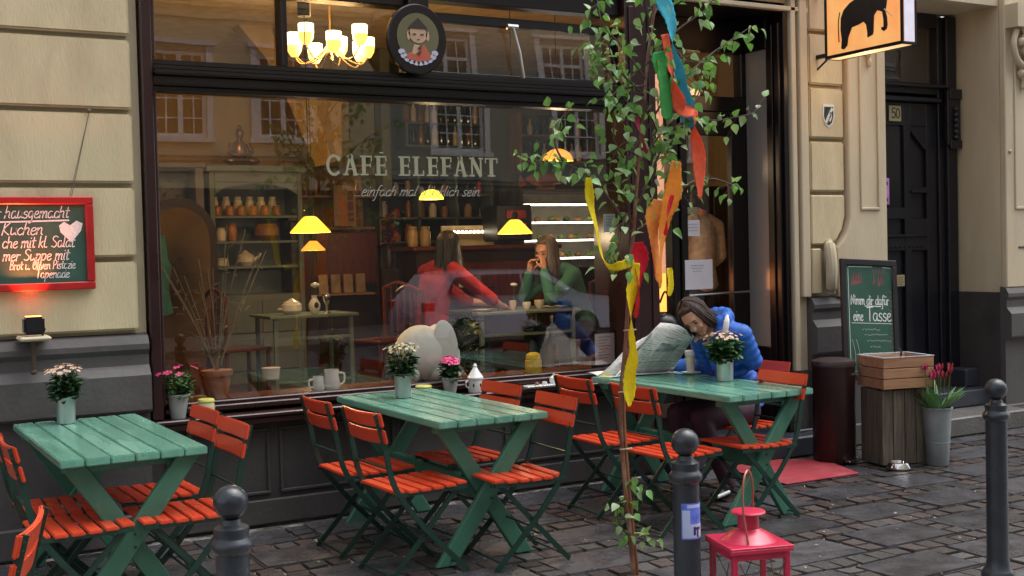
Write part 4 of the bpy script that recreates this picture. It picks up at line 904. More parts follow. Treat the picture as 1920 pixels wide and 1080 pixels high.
# tall bucket with red tulips
t = thing('zinc_bucket', 'tall zinc bucket of dark red flowers in front of the crates', 'flower bucket', (6.82, -1.02, 0))
q = MB(); q.lathe([(.072, 0), (.075, .01), (.10, .40), (.107, .403), (.107, .415), (.098, .415), (.09, .35), (.0, .34)], 28, cap=False); q.lathe([(.085, .16), (.0875, .165), (.0865, .17)], 28, cap=False); q.build('bucket', mat('matt_zinc', (.26, .30, .31), .5, .55, var=.2, scale=5, bump=.15, dirt=(.2, .21, .2)), t)
rr = random.Random(21); q = MB()
for i in range(34):
    a = rr.uniform(0, 6.28); L = rr.uniform(.20, .29); sp_ = rr.uniform(.25, 1.1); base = Vector((math.cos(a)*.03, math.sin(a)*.03, .36)); d = Vector((math.cos(a)*sp_, math.sin(a)*sp_, 1)).normalized(); s = d.cross(Vector((0, 0, 1))).normalized()*.019
    P = [base+d*L*k/4+Vector((math.cos(a), math.sin(a), -.6))*.035*(k/4)**3*sp_ for k in range(5)]; W = (.5, 1, 1, .7, .05)
    V = [(q.bm.verts.new(p+s*w), q.bm.verts.new(p-s*w)) for p, w in zip(P, W)]
    for k in range(4): q.bm.faces.new((V[k][0], V[k][1], V[k+1][1], V[k+1][0]))
tag(q.build('foliage', mat('fresh_leaf', (.11, .25, .08), .4, var=.4, scale=15), t, smooth=False), kind='stuff')
TUL = mat('dark_red_petal', (.34, .03, .045), .45, var=.4, scale=40)
for i in range(15):
    a = i*2.4; r0_ = .02+.0075*i; z = .64+rr.uniform(-.03, .04); c = Vector((math.cos(a)*r0_, math.sin(a)*r0_, z))
    q = MB(); q.tube([(c.x*.3, c.y*.3, .38), (c.x*.8, c.y*.8, .5), tuple(c)], .003, 5); st_ = q.build('stem', LEAF, t)
    q = MB()
    for k in range(5):
        w = k*1.257; e = Vector((math.cos(w), math.sin(w), 0)); f = Vector((-e.y, e.x, 0))
        vv = [q.bm.verts.new(c+x) for x in (Vector((0, 0, -.005)), e*.016+f*.010+Vector((0, 0, .015)), e*.022+Vector((0, 0, .052)), e*.016-f*.010+Vector((0, 0, .015)))]; q.bm.faces.new(vv)
    q.build('bloom', TUL if i % 3 else MAG, t, smooth=False)
# chalkboard leaning
t = thing('chalkboard', 'dark framed leaning chalkboard asking to take a cup, behind bin and crate', 'chalkboard', (6.53, -.42, .55), R(-8)); t.rotation_euler = (R(-6), R(3.5), R(-6)); t.location.z = .575
q = MB(); BW, BH = .53, .92
for a in ((0, BW, 0, .045), (0, BW, BH-.045, BH), (0, .045, .0455, BH-.0455), (BW-.045, BW, .0455, BH-.0455)): q.box(a[0], a[1], 0, .03, a[2], a[3])
q.box(.0, .045, .001, .03, -.18, -.001); q.box(BW-.045, BW, .001, .03, -.18, -.001)
q.build('frame', mat('black_brown_wood', (.014, .010, .012), .45, var=.2, bump=.1), t, .004)
mbox('slate', mat('green_slate', (.018, .075, .050), .55, var=.2, scale=4, dirt=(.028, .095, .068)), t, .0455, BW-.0455, .014, .026, .0455, BH-.0455)
PK = mat('pink_chalk', (.34, .09, .12), .9); ff = lambda ox, oz: (lambda a, b: (ox+a, .0125, oz+b))
q = MB(); strokes_mesh(q, 'Nimm dir dafür', ff(.085, .575), .0105, .0065, .05, 2, .08, .66); strokes_mesh(q, 'eine', ff(.105, .452), .0115, .0065, .05, 2, .08, .6); strokes_mesh(q, 'Tasse', ff(.235, .452), .0150, .008, .0, 2, .05, .80)
ribbon_flat(q, [(.22, .565), (.37, .563)], lambda a, b: (a, .0125, b), .007); ribbon_flat(q, [(.09, .435), (.475, .432)], lambda a, b: (a, .0125, b), .004)
ribbon_flat(q, [(.075, .86), (.30, .865)], lambda a, b: (a, .0125, b), .004); ribbon_flat(q, [(.07, .85), (.068, .07), (.20, .068)], lambda a, b: (a, .0125, b), .004); ribbon_flat(q, [(.40, .862), (.485, .86), (.487, .70)], lambda a, b: (a, .0125, b), .004)
tag(q.build('chalk_writing', CHALK, t), kind='stuff')
q = MB(); rr = random.Random(2)
for z, x0, x1 in ((.385, .21, .36), (.345, .23, .43), (.30, .25, .47), (.255, .28, .36), (.205, .21, .28), (.205, .29, .37), (.205, .385, .47), (.165, .33, .48)):
    n = int((x1-x0)/.006); ribbon_flat(q, [(x0+i*.006, z+rr.uniform(-.006, .008)) for i in range(n)], lambda a, b: (a, .0125, b), .0035); ribbon_flat(q, [(x0-.02, z), (x0-.012, z)], lambda a, b: (a, .0125, b), .006)
for x in (.10, .14): ribbon_flat(q, spline([(x, .08, 0), (x+.015, .18, 0), (x, .27, 0), (x-.015, .31, 0)], 4) and [(p.x, p.y) for p in spline([(x, .08, 0), (x+.015, .18, 0), (x, .27, 0), (x-.015, .31, 0)], 4)], lambda a, b: (a, .0125, b), .004)
tag(q.build('chalk_scribble', mat('pale_green_chalk', (.35, .45, .40), .9), t), kind='stuff')
q = MB()
for x0 in (.10, .115, .13, .145, .16, .175, .30, .35, .365, .38): ribbon_flat(q, [(x0+rr.uniform(-.01, .01), .73+rr.uniform(-.01, .01)), (x0+.012, .81+rr.uniform(-.02, .02)), (x0+.022, .74)], lambda a, b: (a, .0125, b), .006)
for i in range(6): ribbon_flat(q, [(.30+i*.022, .845), (.312+i*.022, .815)], lambda a, b: (a, .0125, b), .004)
for i in range(14): ribbon_flat(q, [(.46+.02*math.sin(i), .68-i*.035), (.475+.015*math.cos(i*2), .665-i*.035)], lambda a, b: (a, .0125, b), .005)
tag(q.build('chalk_scribble', PK, t), kind='stuff')
t = thing('dog_bowl', 'chrome dog bowl on the pavement at the foot of the crates', 'bowl', (6.48, -.97, 0))
q = MB(); q.lathe([(.088, 0), (.088, .008), (.068, .045), (.070, .05), (.062, .05), (.05, .015), (.0, .012)], 28, cap=False); q.build('bowl', mat('polished_steel', (.75, .75, .75), .12, 1.), t)
q = MB(); q.lathe([(.089, -.0), (.092, .006), (.086, .012)], 28, cap=False); q.build('rubber_ring', DK, t)
t = thing('door_mat', 'faded red mat lying skewed before the cafe door step', 'mat', (0, 0, 0))
q = MB(); P = [(5.50, -.215), (6.05, -.215), (6.31, -.40), (6.12, -.95), (5.46, -.94)]; q.prism(P, lambda a, b, d: (a, b, d), (.0, .009)); q.build('mat', mat('red_mat', (.30, .028, .042), .8, var=.2, scale=6, bump=.4, bscale=150, dirt=(.36, .07, .085), dscale=4), t, .002)
# ============================================================ inside the cafe
ZF = .40
CAB = mat('grey_blue_cabinet', (.12, .15, .145), .5, var=.12, scale=3, bump=.08)
CABD = mat('cabinet_inside', (.055, .070, .075), .6, var=.1)
WOODR = mat('red_brown_wood', (.11, .026, .018), .35, var=.3, scale=5, stretch=(6, 6, .8))
WOODT = mat('tan_wood', (.26, .13, .05), .5, var=.25, scale=4, stretch=(6, 6, .8))
DARK = mat('very_dark_wood', (.022, .010, .009), .4, var=.2)
GST = mat('grey_green_steel', (.13, .19, .16), .4, var=.1)
CERA = mat('cream_ceramic', (.55, .50, .42), .3, var=.1, obvar=.15)
AMB = mat('amber_glass', (.30, .13, .04), .15, var=.3, obvar=.4)
GREENB = mat('green_bottle', (.02, .035, .02), .1, var=.3, obvar=.5)
BAG = mat('paper_bag', (.30, .20, .12), .7, var=.25, scale=12, obvar=.35)
REDG = mat('red_glaze', (.45, .03, .03), .3, var=.1)
ORD_ = ['leftmost', 'second', 'third', 'fourth', 'fifth', 'sixth', 'seventh', 'eighth', 'rightmost']
# tall cabinets
t = thing('hutch', 'grey painted hutch with open jar shelves under the golden statue', 'cabinet', (3.07, 4.2, ZF))
q = MB(); q.box(0, .05, 0, .42, 0, 2.02); q.box(.86, .91, 0, .42, 0, 2.02); q.box(.051, .859, .38, .42, 0, 2.02); q.box(.051, .859, 0, .379, 0, .85); q.box(-.03, .94, -.03, .42, 2.021, 2.08); q.box(.051, .859, 0, .04, 1.92, 2.02)
q.prism([(.051, 1.92), (.051, 1.80), (.16, 1.87), (.45, 1.91), (.75, 1.87), (.859, 1.80), (.859, 1.92)], lambda a, b, d: (a, d, b), (0.002, .03)); q.build('carcass', CAB, t, .006)
for z in (1.10, 1.34, 1.58): mbox('shelf', CAB, t, .052, .858, .02, .379, z, z+.022)
for i in range(2):
    for j in range(2): mbox('drawer', CAB, t, .08+i*.39, .44+i*.39, -.015, -.001, .12+j*.36, .43+j*.36, bevel=.008)
JG = 'small jars in the hutch'
def jar(loc, r, h, m, label, group, cat='jar', lid=None):
    q = MB(); q.lathe([(r*.8, 0), (r, h*.1), (r, h*.7), (r*.75, h*.85), (r*.8, h*.87), (r*.8, h)], 12); o = q.build('jar', m, loc=loc); tag(o, label, cat, group); return o
for k in range(6):
    jar((3.17+k*.115, 4.30, ZF+1.602), .042, .10, AMB, ORD_[k if k < 5 else 8]+' amber jar in the front row on the top hutch shelf', JG)
    jar((3.17+k*.115, 4.42, ZF+1.602), .042, .19, CERA, ORD_[k if k < 5 else 8]+' tall pale jar in the back row on the top hutch shelf', JG)
jar((3.20, 4.32, ZF+1.362), .05, .13, CERA, 'round cream pot at the left of the middle hutch shelf', JG, 'pot'); jar((3.31, 4.32, ZF+1.362), .045, .17, AMB, 'second pot from the left on the middle hutch shelf', JG, 'pot')
q = MB(); q.lathe([(.05, 0), (.12, .05), (.12, .12), (.09, .16), (.10, .165)], 18); tag(q.build('basket', WOODT, loc=(3.64, 4.30, ZF+1.363)), 'round wicker basket on the middle hutch shelf', 'basket')
t = thing('teapot', 'cream teapot on the lower hutch shelf', 'teapot', (3.42, 4.28, ZF+1.123))
q = MB(); q.lathe([(.05, 0), (.085, .04), (.08, .10), (.03, .13), (.015, .15)], 16); q.build('body', CERA, t); q = MB(); q.tube(spline([(.07, 0, .05), (.13, 0, .09), (.15, 0, .12)], 4), [.016]*4+[.01]*5, 8); q.build('spout', CERA, t)
jar((3.20, 4.30, ZF+1.123), .06, .08, CERA, 'squat cream bowl left of the teapot in the hutch', JG, 'bowl')
t = thing('statue', 'seated bronze buddha statue on top of the hutch', 'statue', (3.42, 4.36, ZF+2.08))
BZ = mat('bronze', (.22, .12, .08), .28, .85, var=.2)
q = MB(); q.ball((0, 0, .05), (.16, .10, .05)); q.ball((-.10, -.04, .05), (.08, .05, .04)); q.ball((.10, -.04, .05), (.08, .05, .04)); q.ball((0, .01, .16), (.075, .055, .10)); q.tube([(-.08, 0, .22), (-.11, -.03, .13), (-.02, -.08, .08)], [.028, .025, .02], 8); q.tube([(.08, 0, .22), (.11, -.03, .13), (.02, -.08, .08)], [.028, .025, .02], 8); q.tube([(0, 0, .22), (0, 0, .29)], .025, 8); q.build('body', BZ, t)
q = MB(); q.ball((0, -.005, .315), (.042, .045, .052)); q.ball((0, .0, .37), (.022, .022, .028)); q.build('head', BZ, t)
t = thing('glazed_cabinet', 'grey cabinet with a glazed door full of plants at the far left', 'cabinet', (2.30, 4.2, ZF))
q = MB(); q.box(0, .06, 0, .4, 0, 2.05); q.box(.64, .72, 0, .4, 0, 2.05); q.box(.061, .639, .36, .4, 0, 2.05); q.box(.061, .639, 0, .359, 0, .5); q.box(-.02, .74, -.02, .4, 2.051, 2.10); q.build('carcass', mat('mauve_grey_paint', (.14, .125, .14), .5), t, .006)
mbox('glass_door', MATS['clear_glass'], t, .061, .639, .01, .016, .501, 2.04, smooth=False)
rr = random.Random(5); q = MB()
for i in range(160): leaf_to(q, (rr.uniform(.08, .6), rr.uniform(.1, .3), rr.uniform(.6, 1.95)), (rr.uniform(-1, 1), rr.uniform(-1, .2), rr.uniform(-.6, 1)), .08, .035, rr)
tag(q.build('trailing_plant', mat('olive_leaf', (.09, .10, .03), .5, var=.5, scale=9), t, smooth=False), kind='stuff')
# standing arched mirror
t = thing('standing_mirror', 'tall round topped dark wooden frame standing at the left of the room', 'mirror', (2.52, 3.2, ZF), .1)
def arch(w, h, n=14): return [(-w, 0), (w, 0)]+[(w*math.cos(i*math.pi/n), h-w+w*math.sin(i*math.pi/n)) for i in range(n+1)]
q = MB(); q.prism(arch(.34, 1.72), fy, (0, .03)); q.build('back_board', DARK, t); q = MB(); q.prism(arch(.27, 1.64), fy, (-.012, -.001)); q.build('glass_face', mat('amber_mirror', (.16, .09, .03), .25, .6, var=.7, scale=1.3), t, smooth=False)
# drapes of cloth / teal cloth hanging by it
t = thing('teal_cloth', 'dark teal cloth hanging in front of the arched frame', 'cloth', (2.33, 3.0, ZF+.75))
q = MB(); q.tube(spline([(0, 0, .65), (.02, 0, .4), (-.01, 0, .2), (.02, 0, 0)], 5), [.05]*5+[.09]*5+[.10]*6, 9, ell=.4); q.build('fold', mat('teal_cloth_fabric', (.02, .13, .12), .7), t)
# shelf wall with glasses, board, red panel
t = thing('shelf_unit', 'tan backed wall shelf of glassware with a dark red counter panel below', 'shelving', (3.93, 4.62, ZF))
mbox('back_panel', WOODT, t, .0, 1.0, .36, .39, 1.50, 2.12); mbox('red_panel', WOODR, t, 0, 1.0, 0, .30, .90, 1.44, bevel=.01)
for z in (1.47, 1.80, 2.12): mbox('shelf', WOODT, t, 0, 1.0, .05, .359, z, z+.025)
mbox('bag_shelf', WOODT, t, 0, .85, -.25, -.001, .80, .82); mbox('base', DARK, t, 0, 1.0, .0, .30, 0, .795); mbox('side_post', DARK, t, -.10, -.01, .0, .38, 0, 1.6)
for i in range(9):
    q = MB(); r = .026; q.lathe([(r*.7, 0), (r, .02), (r, .14+.03*(i % 3))], 10); tag(q.build('drinking_glass', AMB if i % 2 else MATS['clear_glass'], loc=(4.0+i*.10, 4.80, ZF+1.497)), ORD_[i]+' glass in the row on the tan wall shelf', 'glass', 'glasses on the tan shelf')
for i in range(8):
    q = MB(); r = .022; q.lathe([(r, 0), (r, .1), (r*.5, .14), (r*.5, .17)], 10); tag(q.build('small_bottle', AMB, loc=(4.02+i*.11, 4.82, ZF+1.827)), ORD_[i if i < 7 else 8]+' small bottle on the upper tan wall shelf', 'bottle', 'small bottles on the tan shelf')
for i in range(6):
    q = MB(); v = q.box(-.05, .05, -.03, .03, 0, .19)
    for p in v[4:]: p.co.y *= .3
    tag(q.build('coffee_bag', BAG, bevel=.004, loc=(4.0+i*.135, 4.49, ZF+.822)), ORD_[i if i < 5 else 8]+' paper bag in the row under the red panel', 'bag', 'paper bags under the red panel')
t = thing('photo_board', 'pale notice board with dark red pictures on the tan shelf', 'board', (4.44, 4.56, ZF+1.50)); mbox('board', WOODT, t, 0, .24, 0, .02, 0, .42)
for i in range(3): mbox('picture', WOODR, t, .15, .21, -.004, -.001, .05+i*.11, .14+i*.11)
t = thing('basket', 'dark tall box standing beside the tan shelf', 'box', (3.88, 4.25, ZF)); mbox('body', DARK, t, -.02, .25, 0, .30, 0, 1.55, bevel=.01); mbox('lid', DARK, t, -.04, .27, -.02, .32, 1.551, 1.58); t.name = 'tall_box'
# bar counter
t = thing('bar_counter', 'dark red bar counter behind the two women, with a rounded top', 'counter', (4.95, 3.7, ZF))
mbox('front', DARK, t, 0, 1.6, 0, .5, 0, 1.22); q = MB(); q.box(-.05, 1.65, -.06, .55, 1.221, 1.27); q.build('counter_top', WOODR, t, .015)
mbox('shelf_panel', WOODR, t, .05, 1.5, -.012, -.001, .7, 1.1)
for i, x in enumerate((5.03, 5.17)): jar((x, 3.95, ZF+1.272), .055, .20, mat('tan_tin', (.38, .26, .12), .4, obvar=.1), 'tan canister on the bar, '+('left' if i == 0 else 'right')+' of the pair', 'tan canisters on the bar', 'canister')
for i in range(5): jar((4.95+i*.14, 3.56, ZF+.86+.0), .035, .10, CERA, ORD_[i if i < 4 else 8]+' small cream pot in front of the dark bar', 'cream pots by the bar')
mbox('pot_shelf', DARK, t, -.05, .75, -.20, -.013, .84, .859)
t = thing('string_lights', 'bright row of little bulbs along the back counter', 'lights', (5.65, 4.35, ZF+1.37))
BULB = mat('bulb_glow', (.9, .8, .6), .3, emit=(1, .86, .62), es=9)
for i in range(12):
    q = MB(); q.ball((i*.048, 0, .05), .014, 8, 6); q.build('bulb', BULB, t)
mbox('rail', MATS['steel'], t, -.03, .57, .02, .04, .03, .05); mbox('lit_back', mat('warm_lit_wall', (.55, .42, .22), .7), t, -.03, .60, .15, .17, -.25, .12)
t = thing('coffee_machine', 'black espresso machine with a red front behind the pendant lamp', 'coffee machine', (5.98, 3.9, ZF+1.27))
q = MB(); q.box(0, .42, 0, .35, .04, .42); q.build('body', MATS['black_plastic'], t, .02); mbox('red_front', mat('red_plastic', (.55, .02, .02), .3), t, .10, .33, -.02, -.001, .27, .36, bevel=.01)
q = MB(); q.tube([(.12, -.04, .22), (.12, -.04, .12)], .015); q.tube([(.3, -.04, .22), (.3, -.04, .12)], .015); q.build('group_head', MATS['chrome'], t)
# glass vitrine with lit shelves
t = thing('display_case', 'lit glass display case with bright white shelves of pastries', 'display case', (6.55, 4.4, ZF))
q = MB(); q.box(0, .03, 0, .5, 1.0, 1.85); q.box(1.27, 1.30, 0, .5, 1.0, 1.85); q.box(0, 1.3, .0, .5, 1.851, 1.88); q.build('frame', MATS['steel'], t); mbox('base', DARK, t, 0, 1.3, 0, .5, 0, .999)
mbox('back', mat('white_lit_back', (.75, .72, .62), .5), t, .031, 1.269, .47, .499, 1.0, 1.85)
for z in (1.10, 1.30, 1.50, 1.70):
    mbox('glass_shelf', mat('white_shelf', (.8, .8, .78), .3), t, .031, 1.269, .06, .469, z, z+.02); mbox('light_strip', mat('white_strip_light', (1, 1, 1), .4, emit=(1, .93, .78), es=3.4), t, .04, 1.26, .04, .059, z, z+.018)
for i in range(26):
    q = MB(); rr = random.Random(i); q.ball((0, 0, .03), (.045, .04, .035), 10, 6); tag(q.build('pastry', mat('pastry_'+'ab'[i % 2], ((.42, .22, .08), (.22, .30, .08))[i % 2], .6, var=.4, obvar=.4), loc=(6.65+(i % 9)*.13, 4.62+rr.uniform(-.06, .06), ZF+(1.121, 1.321, 1.521)[i//9])), ORD_[i % 9 if (i % 9 < 8 and i != 25) else 8]+' cake on the '+('lowest', 'middle', 'upper')[i//9]+' lit shelf of the display case', 'pastry', 'pastries in the display case')
t = thing('fish_ornament', 'reddish wooden fish shaped ornament above the display case', 'ornament', (6.62, 4.35, ZF+1.885))
q = MB(); q.ball((.25, .05, .10), (.26, .04, .07)); q.prism([(.0, .05), (-.08, .16), (-.08, .0)], lambda a, b, d: (a, .05+d, b), (-.01, .01)); q.build('body', mat('terracotta_wood', (.34, .13, .08), .5), t); mbox('stand', WOODT, t, .15, .35, .0, .1, 0, .035)
# bottle shelves
ORD = ['leftmost', 'second', 'third', 'fourth', 'fifth', 'sixth', 'seventh', 'eighth', 'ninth', 'tenth', 'eleventh', 'twelfth', 'thirteenth']
def nth(i, n): return 'rightmost' if i == n-1 else ORD[i]
def bottles(x0, n, y, z, dx, label, group, h=.26):
    for i in range(n):
        q = MB(); k = .8+.35*random.random(); q.lathe([(.03, 0), (.032, .02), (.032, h*k*.55), (.012, h*k*.75), (.012, h*k*.95), (.014, h*k)], 10); tag(q.build('bottle', (GREENB, AMB, CERA)[random.choice((0, 0, 1, 2))], loc=(x0+i*dx, y, z)), nth(i, n)+' '+label, 'bottle', group)
t = thing('wall_shelf', 'grey wall shelf of bottles high on the back wall, above the lettering', 'shelf', (5.44, 4.95, 0)); [mbox('board', CAB, t, 0, 1.0, 0, .25, z, z+.02) for z in (2.77, 3.02)]; mbox('bracket', CAB, t, .0, .03, .0, .25, 2.791, 3.019)
bottles(5.50, 11, 5.05, 2.791, .085, 'bottle on the lower high shelf above the lettering', 'bottles on the high wall shelf'); bottles(5.50, 11, 5.05, 3.041, .085, 'bottle on the upper high shelf above the lettering', 'bottles on the high wall shelf')
t = thing('wall_shelf', 'dark wall shelf of bottles at the right of the room behind the birch', 'shelf', (6.9, 4.95, 0)); mbox('board', WOODT, t, 0, 1.2, 0, .25, 2.62, 2.64); mbox('board', WOODT, t, 0, 1.2, 0, .25, 2.92, 2.94); mbox('side', WOODT, t, -.03, -.001, 0, .25, 2.5, 3.2)
mbox('back', mat('black_board', (.02, .022, .022), .5), t, .35, 1.0, .26, .28, 2.64, 3.2)
bottles(6.97, 12, 5.05, 2.641, .095, 'bottle on the lower shelf at the right of the room', 'bottles on the right wall shelf'); bottles(6.97, 12, 5.05, 2.941, .095, 'bottle on the upper shelf at the right of the room', 'bottles on the right wall shelf', .2)
# interior tables
def inner_table(name, label, x0, x1, y0, y1, z):
    t = thing(name, label, 'table', (x0, y0, ZF)); w, d, h = x1-x0, y1-y0, z-ZF
    mbox('tabletop', GST, t, -.04, w+.04, -.03, d+.03, h-.025, h, bevel=.004)
    for a in (0, w-.03):
        for b_ in (0, d-.03): mbox('leg', GST, t, a, a+.03, b_, b_+.03, 0, h-.0255)
    mbox('rail', GST, t, .0305, w-.031, .001, .02, h-.20, h-.18); mbox('rail', GST, t, .0305, w-.031, .001, .02, h-.55, h-.53); return t
inner_table('cafe_table', 'grey green steel table inside, with sugar pot, vase and goblet', 3.05, 3.73, 2.35, 2.85, 1.125)
inner_table('cafe_table', 'grey green steel table inside where the two women sit', 4.40, 5.28, 1.35, 1.95, 1.125)
def pot(name, label, cat, loc, prof, m, extra=None):
    t = thing(name, label, cat, loc); q = MB(); q.lathe(prof, 18); q.build('body', m, t); return t
t = pot('sugar_pot', 'squat white china pot with lid on the inside table', 'pot', (3.27, 2.55, 1.126), [(.05, 0), (.085, .03), (.085, .08), (.07, .09), (.07, .10), (.03, .115), (.012, .13)], WHITE); mbox('handle', WHITE, t, -.12, -.083, -.008, .008, .04, .055)
t = pot('vase', 'small blue and white vase with one white flower', 'vase', (3.45, 2.50, 1.126), [(.025, 0), (.048, .04), (.05, .08), (.02, .13), (.027, .15)], WHITE)
q = MB(); q.tube([(0, 0, .13), (.01, 0, .22)], .003, 5); q.build('stem', LEAF, t); q = MB(); q.ball((.01, 0, .235), (.04, .035, .022), 10, 6); q.build('bloom', WHITE, t); q = MB(); q.ball((.0, -.047, .07), (.02, .006, .025), 8, 6); q.build('pattern', DK, t)
pot('goblet', 'silver goblet right of the vase on the inside table', 'goblet', (3.55, 2.48, 1.126), [(.035, 0), (.012, .015), (.012, .07), (.03, .10), (.038, .14), (.03, .16), (.0, .165)], MATS['chrome'])
def inner_chair(label, loc, rz):
    t = thing('wooden_chair', label, 'chair', (*loc, ZF), rz, 'dark wooden chairs inside')
    for sx in (-.19, .17):
        for sy in (-.19, .17): mbox('leg', WOODR, t, sx, sx+.025, sy, sy+.025, 0, .44 if sx > 0 else .92)
    mbox('seat', WOODR, t, -.20, .21, -.20, .21, .441, .47, bevel=.006)
    q = MB(); q.tube(spline([(-.18, -.19, .90), (-.20, 0, .95), (-.18, .19, .90)], 5), .018, 8); q.build('top_rail', WOODR, t)
    for y in (-.08, 0, .08): mbox('spindle', WOODR, t, -.185, -.172, y-.006, y+.006, .471, .93)
    return t
wc = inner_chair('dark wooden chair left of the inside table with the vase', (2.85, 2.7), .15)
dup(wc, (4.12, 2.65, ZF), math.pi+.3, 'dark wooden chair right of the inside table, behind the woman in red')
dup(wc, (4.08, 1.60, ZF), .1, 'dark wooden chair under the woman in red')
dup(wc, (5.55, 1.62, ZF), math.pi, 'dark wooden chair under the woman in green')
# on the women's table
for n, lab, x, y, r, h, m in (('plate', 'white plate at the left end of the women\'s table', 4.50, 1.5, .09, .015, WHITE), ('saucer', 'white saucer at the right end of the women\'s table', 5.20, 1.55, .09, .014, WHITE), ('sugar_jar', 'clear sugar jar in the middle of the women\'s table', 5.02, 1.48, .045, .07, CERA), ('cup', 'white cup on the women\'s table', 4.88, 1.45, .035, .06, WHITE), ('milk_jug', 'little cream jug on the women\'s table', 4.78, 1.5, .03, .075, CERA)):
    q = MB(); q.lathe([(r*.6, 0), (r, h*.6), (r, h), (r*.85, h), (r*.6, h*.3)], 16, cap=False); tag(q.build(n, m, loc=(x, y, 1.127)), lab, n.split('_')[-1])
t = thing('table_flower', 'white tipped flower standing in a dark bottle on the women\'s table', 'flower', (4.86, 1.62, 1.126)); q = MB(); q.lathe([(.018, 0), (.02, .08), (.008, .12)], 10); q.build('bottle', GREENB, t); q = MB(); q.tube([(0, 0, .1), (0, 0, .19)], .003); q.build('stem', LEAF, t); q = MB(); q.ball((0, 0, .2), (.03, .03, .016)); q.build('bloom', WHITE, t)
# window sill inside and what stands on it
mbox('inner_sill', WOODR, B, 1.56, 4.99, .165, .60, .70, .735, bevel=.004)
mbox('inner_wall', M['plinthd'], B, 1.56, 5.0, .345, .42, .40, .698)
t = thing('elephant_figure', 'large pale plaster elephant figure seen from behind inside the window', 'figurine', (3.44, .42, .736))
PL = mat('pale_plaster', (.60, .66, .64), .6, var=.08, scale=4, bump=.1)
q = MB(); q.ball((0, 0, .19), (.19, .14, .19), 24, 16); q.ball((-.10, 0, .06), (.08, .12, .08)); q.ball((.09, 0, .06), (.08, .12, .08)); q.ball((.15, .03, .27), (.10, .09, .11), 18, 12); q.build('body', PL, t)
q = MB(); q.ball((.145, -.10, .26), (.085, .018, .155), 18, 12, Matrix.Rotation(R(-12), 3, 'Y')); q.build('ear', PL, t); q = MB(); q.tube(spline([(.22, .03, .25), (.27, .0, .15), (.24, -.03, .06), (.27, -.05, .02)], 5), [.04]*5+[.03]*5+[.02]*6, 8); q.build('trunk', PL, t)
t = thing('flower_pot', 'terracotta pot with tall dry stems inside the left end of the window', 'flower pot', (2.03, .38, .736))
q = MB(); q.lathe([(.06, 0), (.085, .14), (.095, .142), (.098, .175), (.085, .175)], 20); q.build('pot', mat('terracotta', (.30, .14, .075), .7, var=.15, bump=.1), t)
q = MB(); rr = random.Random(9)
for i in range(16):
    a = rr.uniform(-1.2, 1.2); L = rr.uniform(.5, .95); q.tube(spline([(0, 0, .15), (a*.13, rr.uniform(-.03, .03), .15+L*.5), (a*.30, rr.uniform(-.06, .06), .15+L)], 3), .0035, 4)
    for k in range(5): leaf_to(q, (a*.06*(k+1)*.9, 0, .15+L*(k+1)/6), (rr.uniform(-1, 1), rr.uniform(-.5, .5), rr.uniform(.2, 1)), .07, .012, rr)
tag(q.build('dry_stem', mat('dry_stem', (.20, .15, .08), .7, var=.3), t, smooth=False), kind='stuff')
for lab, x, s in (('white china jug on the inside sill, larger of the two', 2.75, 1.0), ('white mug on the inside sill, left of the jug', 2.66, .72)):
    t = thing('jug', lab, 'jug', (x, .30, .736)); q = MB(); q.lathe([(.045*s, 0), (.058*s, .03*s), (.045*s, .10*s), (.048*s, .135*s), (.043*s, .135*s)], 18, cap=False); q.lathe([(.04*s, .004), (.04*s, .006)], 12); q.build('body', WHITE, t)
    q = MB(); sd_ = 1 if s == 1 else -1; q.tube(spline([(.045*s*sd_, 0, .11*s), (.085*s*sd_, 0, .10*s), (.085*s*sd_, 0, .05*s), (.055*s*sd_, 0, .03*s)], 5), .007, 6); q.build('handle', WHITE, t)
t = thing('storm_jar', 'cream lidded glass jar on the inside sill left of the jug', 'jar', (2.36, .33, .736)); q = MB(); q.lathe([(.05, 0), (.05, .08), (.06, .085), (.062, .10)], 18); q.build('jar', MATS['clear_glass'], t); q = MB(); q.lathe([(.048, .101), (.055, .16), (.06, .17), (.055, .172)], 18); q.build('lid', CERA, t)
t = thing('yellow_canister', 'bright yellow lidded canister on the inside sill', 'canister', (4.28, .34, .736)); q = MB(); q.lathe([(.055, 0), (.06, .01), (.06, .09), (.05, .095)], 20); q.build('body', mat('bright_yellow', (.55, .42, .015), .3, var=.1), t); q = MB(); q.lathe([(.05, .0955), (.055, .10), (.05, .13), (.03, .145)], 20); q.build('lid', MATS['bright_yellow'], t)
t = thing('menu_card_stand', 'framed white menu card standing inside the right end of the window', 'menu card', (4.80, .35, .736), .0); mbox('frame', DARK, t, -.02, .21, .0, .015, 0, .27); mbox('card', PAPER, t, .01, .18, -.004, -.0005, .02, .245)
q = MB(); [ribbon_flat(q, [(.04, .22-i*.022), (.14-.02*(i % 3), .22-i*.022)], lambda a, b: (a, -.0055, b), .005) for i in range(8)]; tag(q.build('print', INK, t), kind='stuff')
t = thing('orchid', 'small white flowered potted plant inside, in front of the woman in green', 'plant', (5.15, .75, .735)); q = MB(); q.lathe([(.04, 0), (.06, .09)], 12); q.build('pot', MATS['terracotta'], t)
q = MB(); rr = random.Random(31); q.tube([(0, 0, .08), (.03, 0, .28), (.06, 0, .42)], .004); [leaf_to(q, (0, 0, .09), (rr.uniform(-1, 1), rr.uniform(-1, 1), .8), .16, .03, rr) for i in range(14)]; q.build('leaves', LEAFD, t, smooth=False)
q = MB()
for p in ((.05, 0, .40), (.03, -.01, .33), (.08, 0, .44), (.0, 0, .28)): q.ball(p, (.022, .012, .02), 8, 6)
q.build('blossoms', WHITE, t)
mbox('stand', DARK, t, -.08, .08, -.08, .08, -.335, -.002)
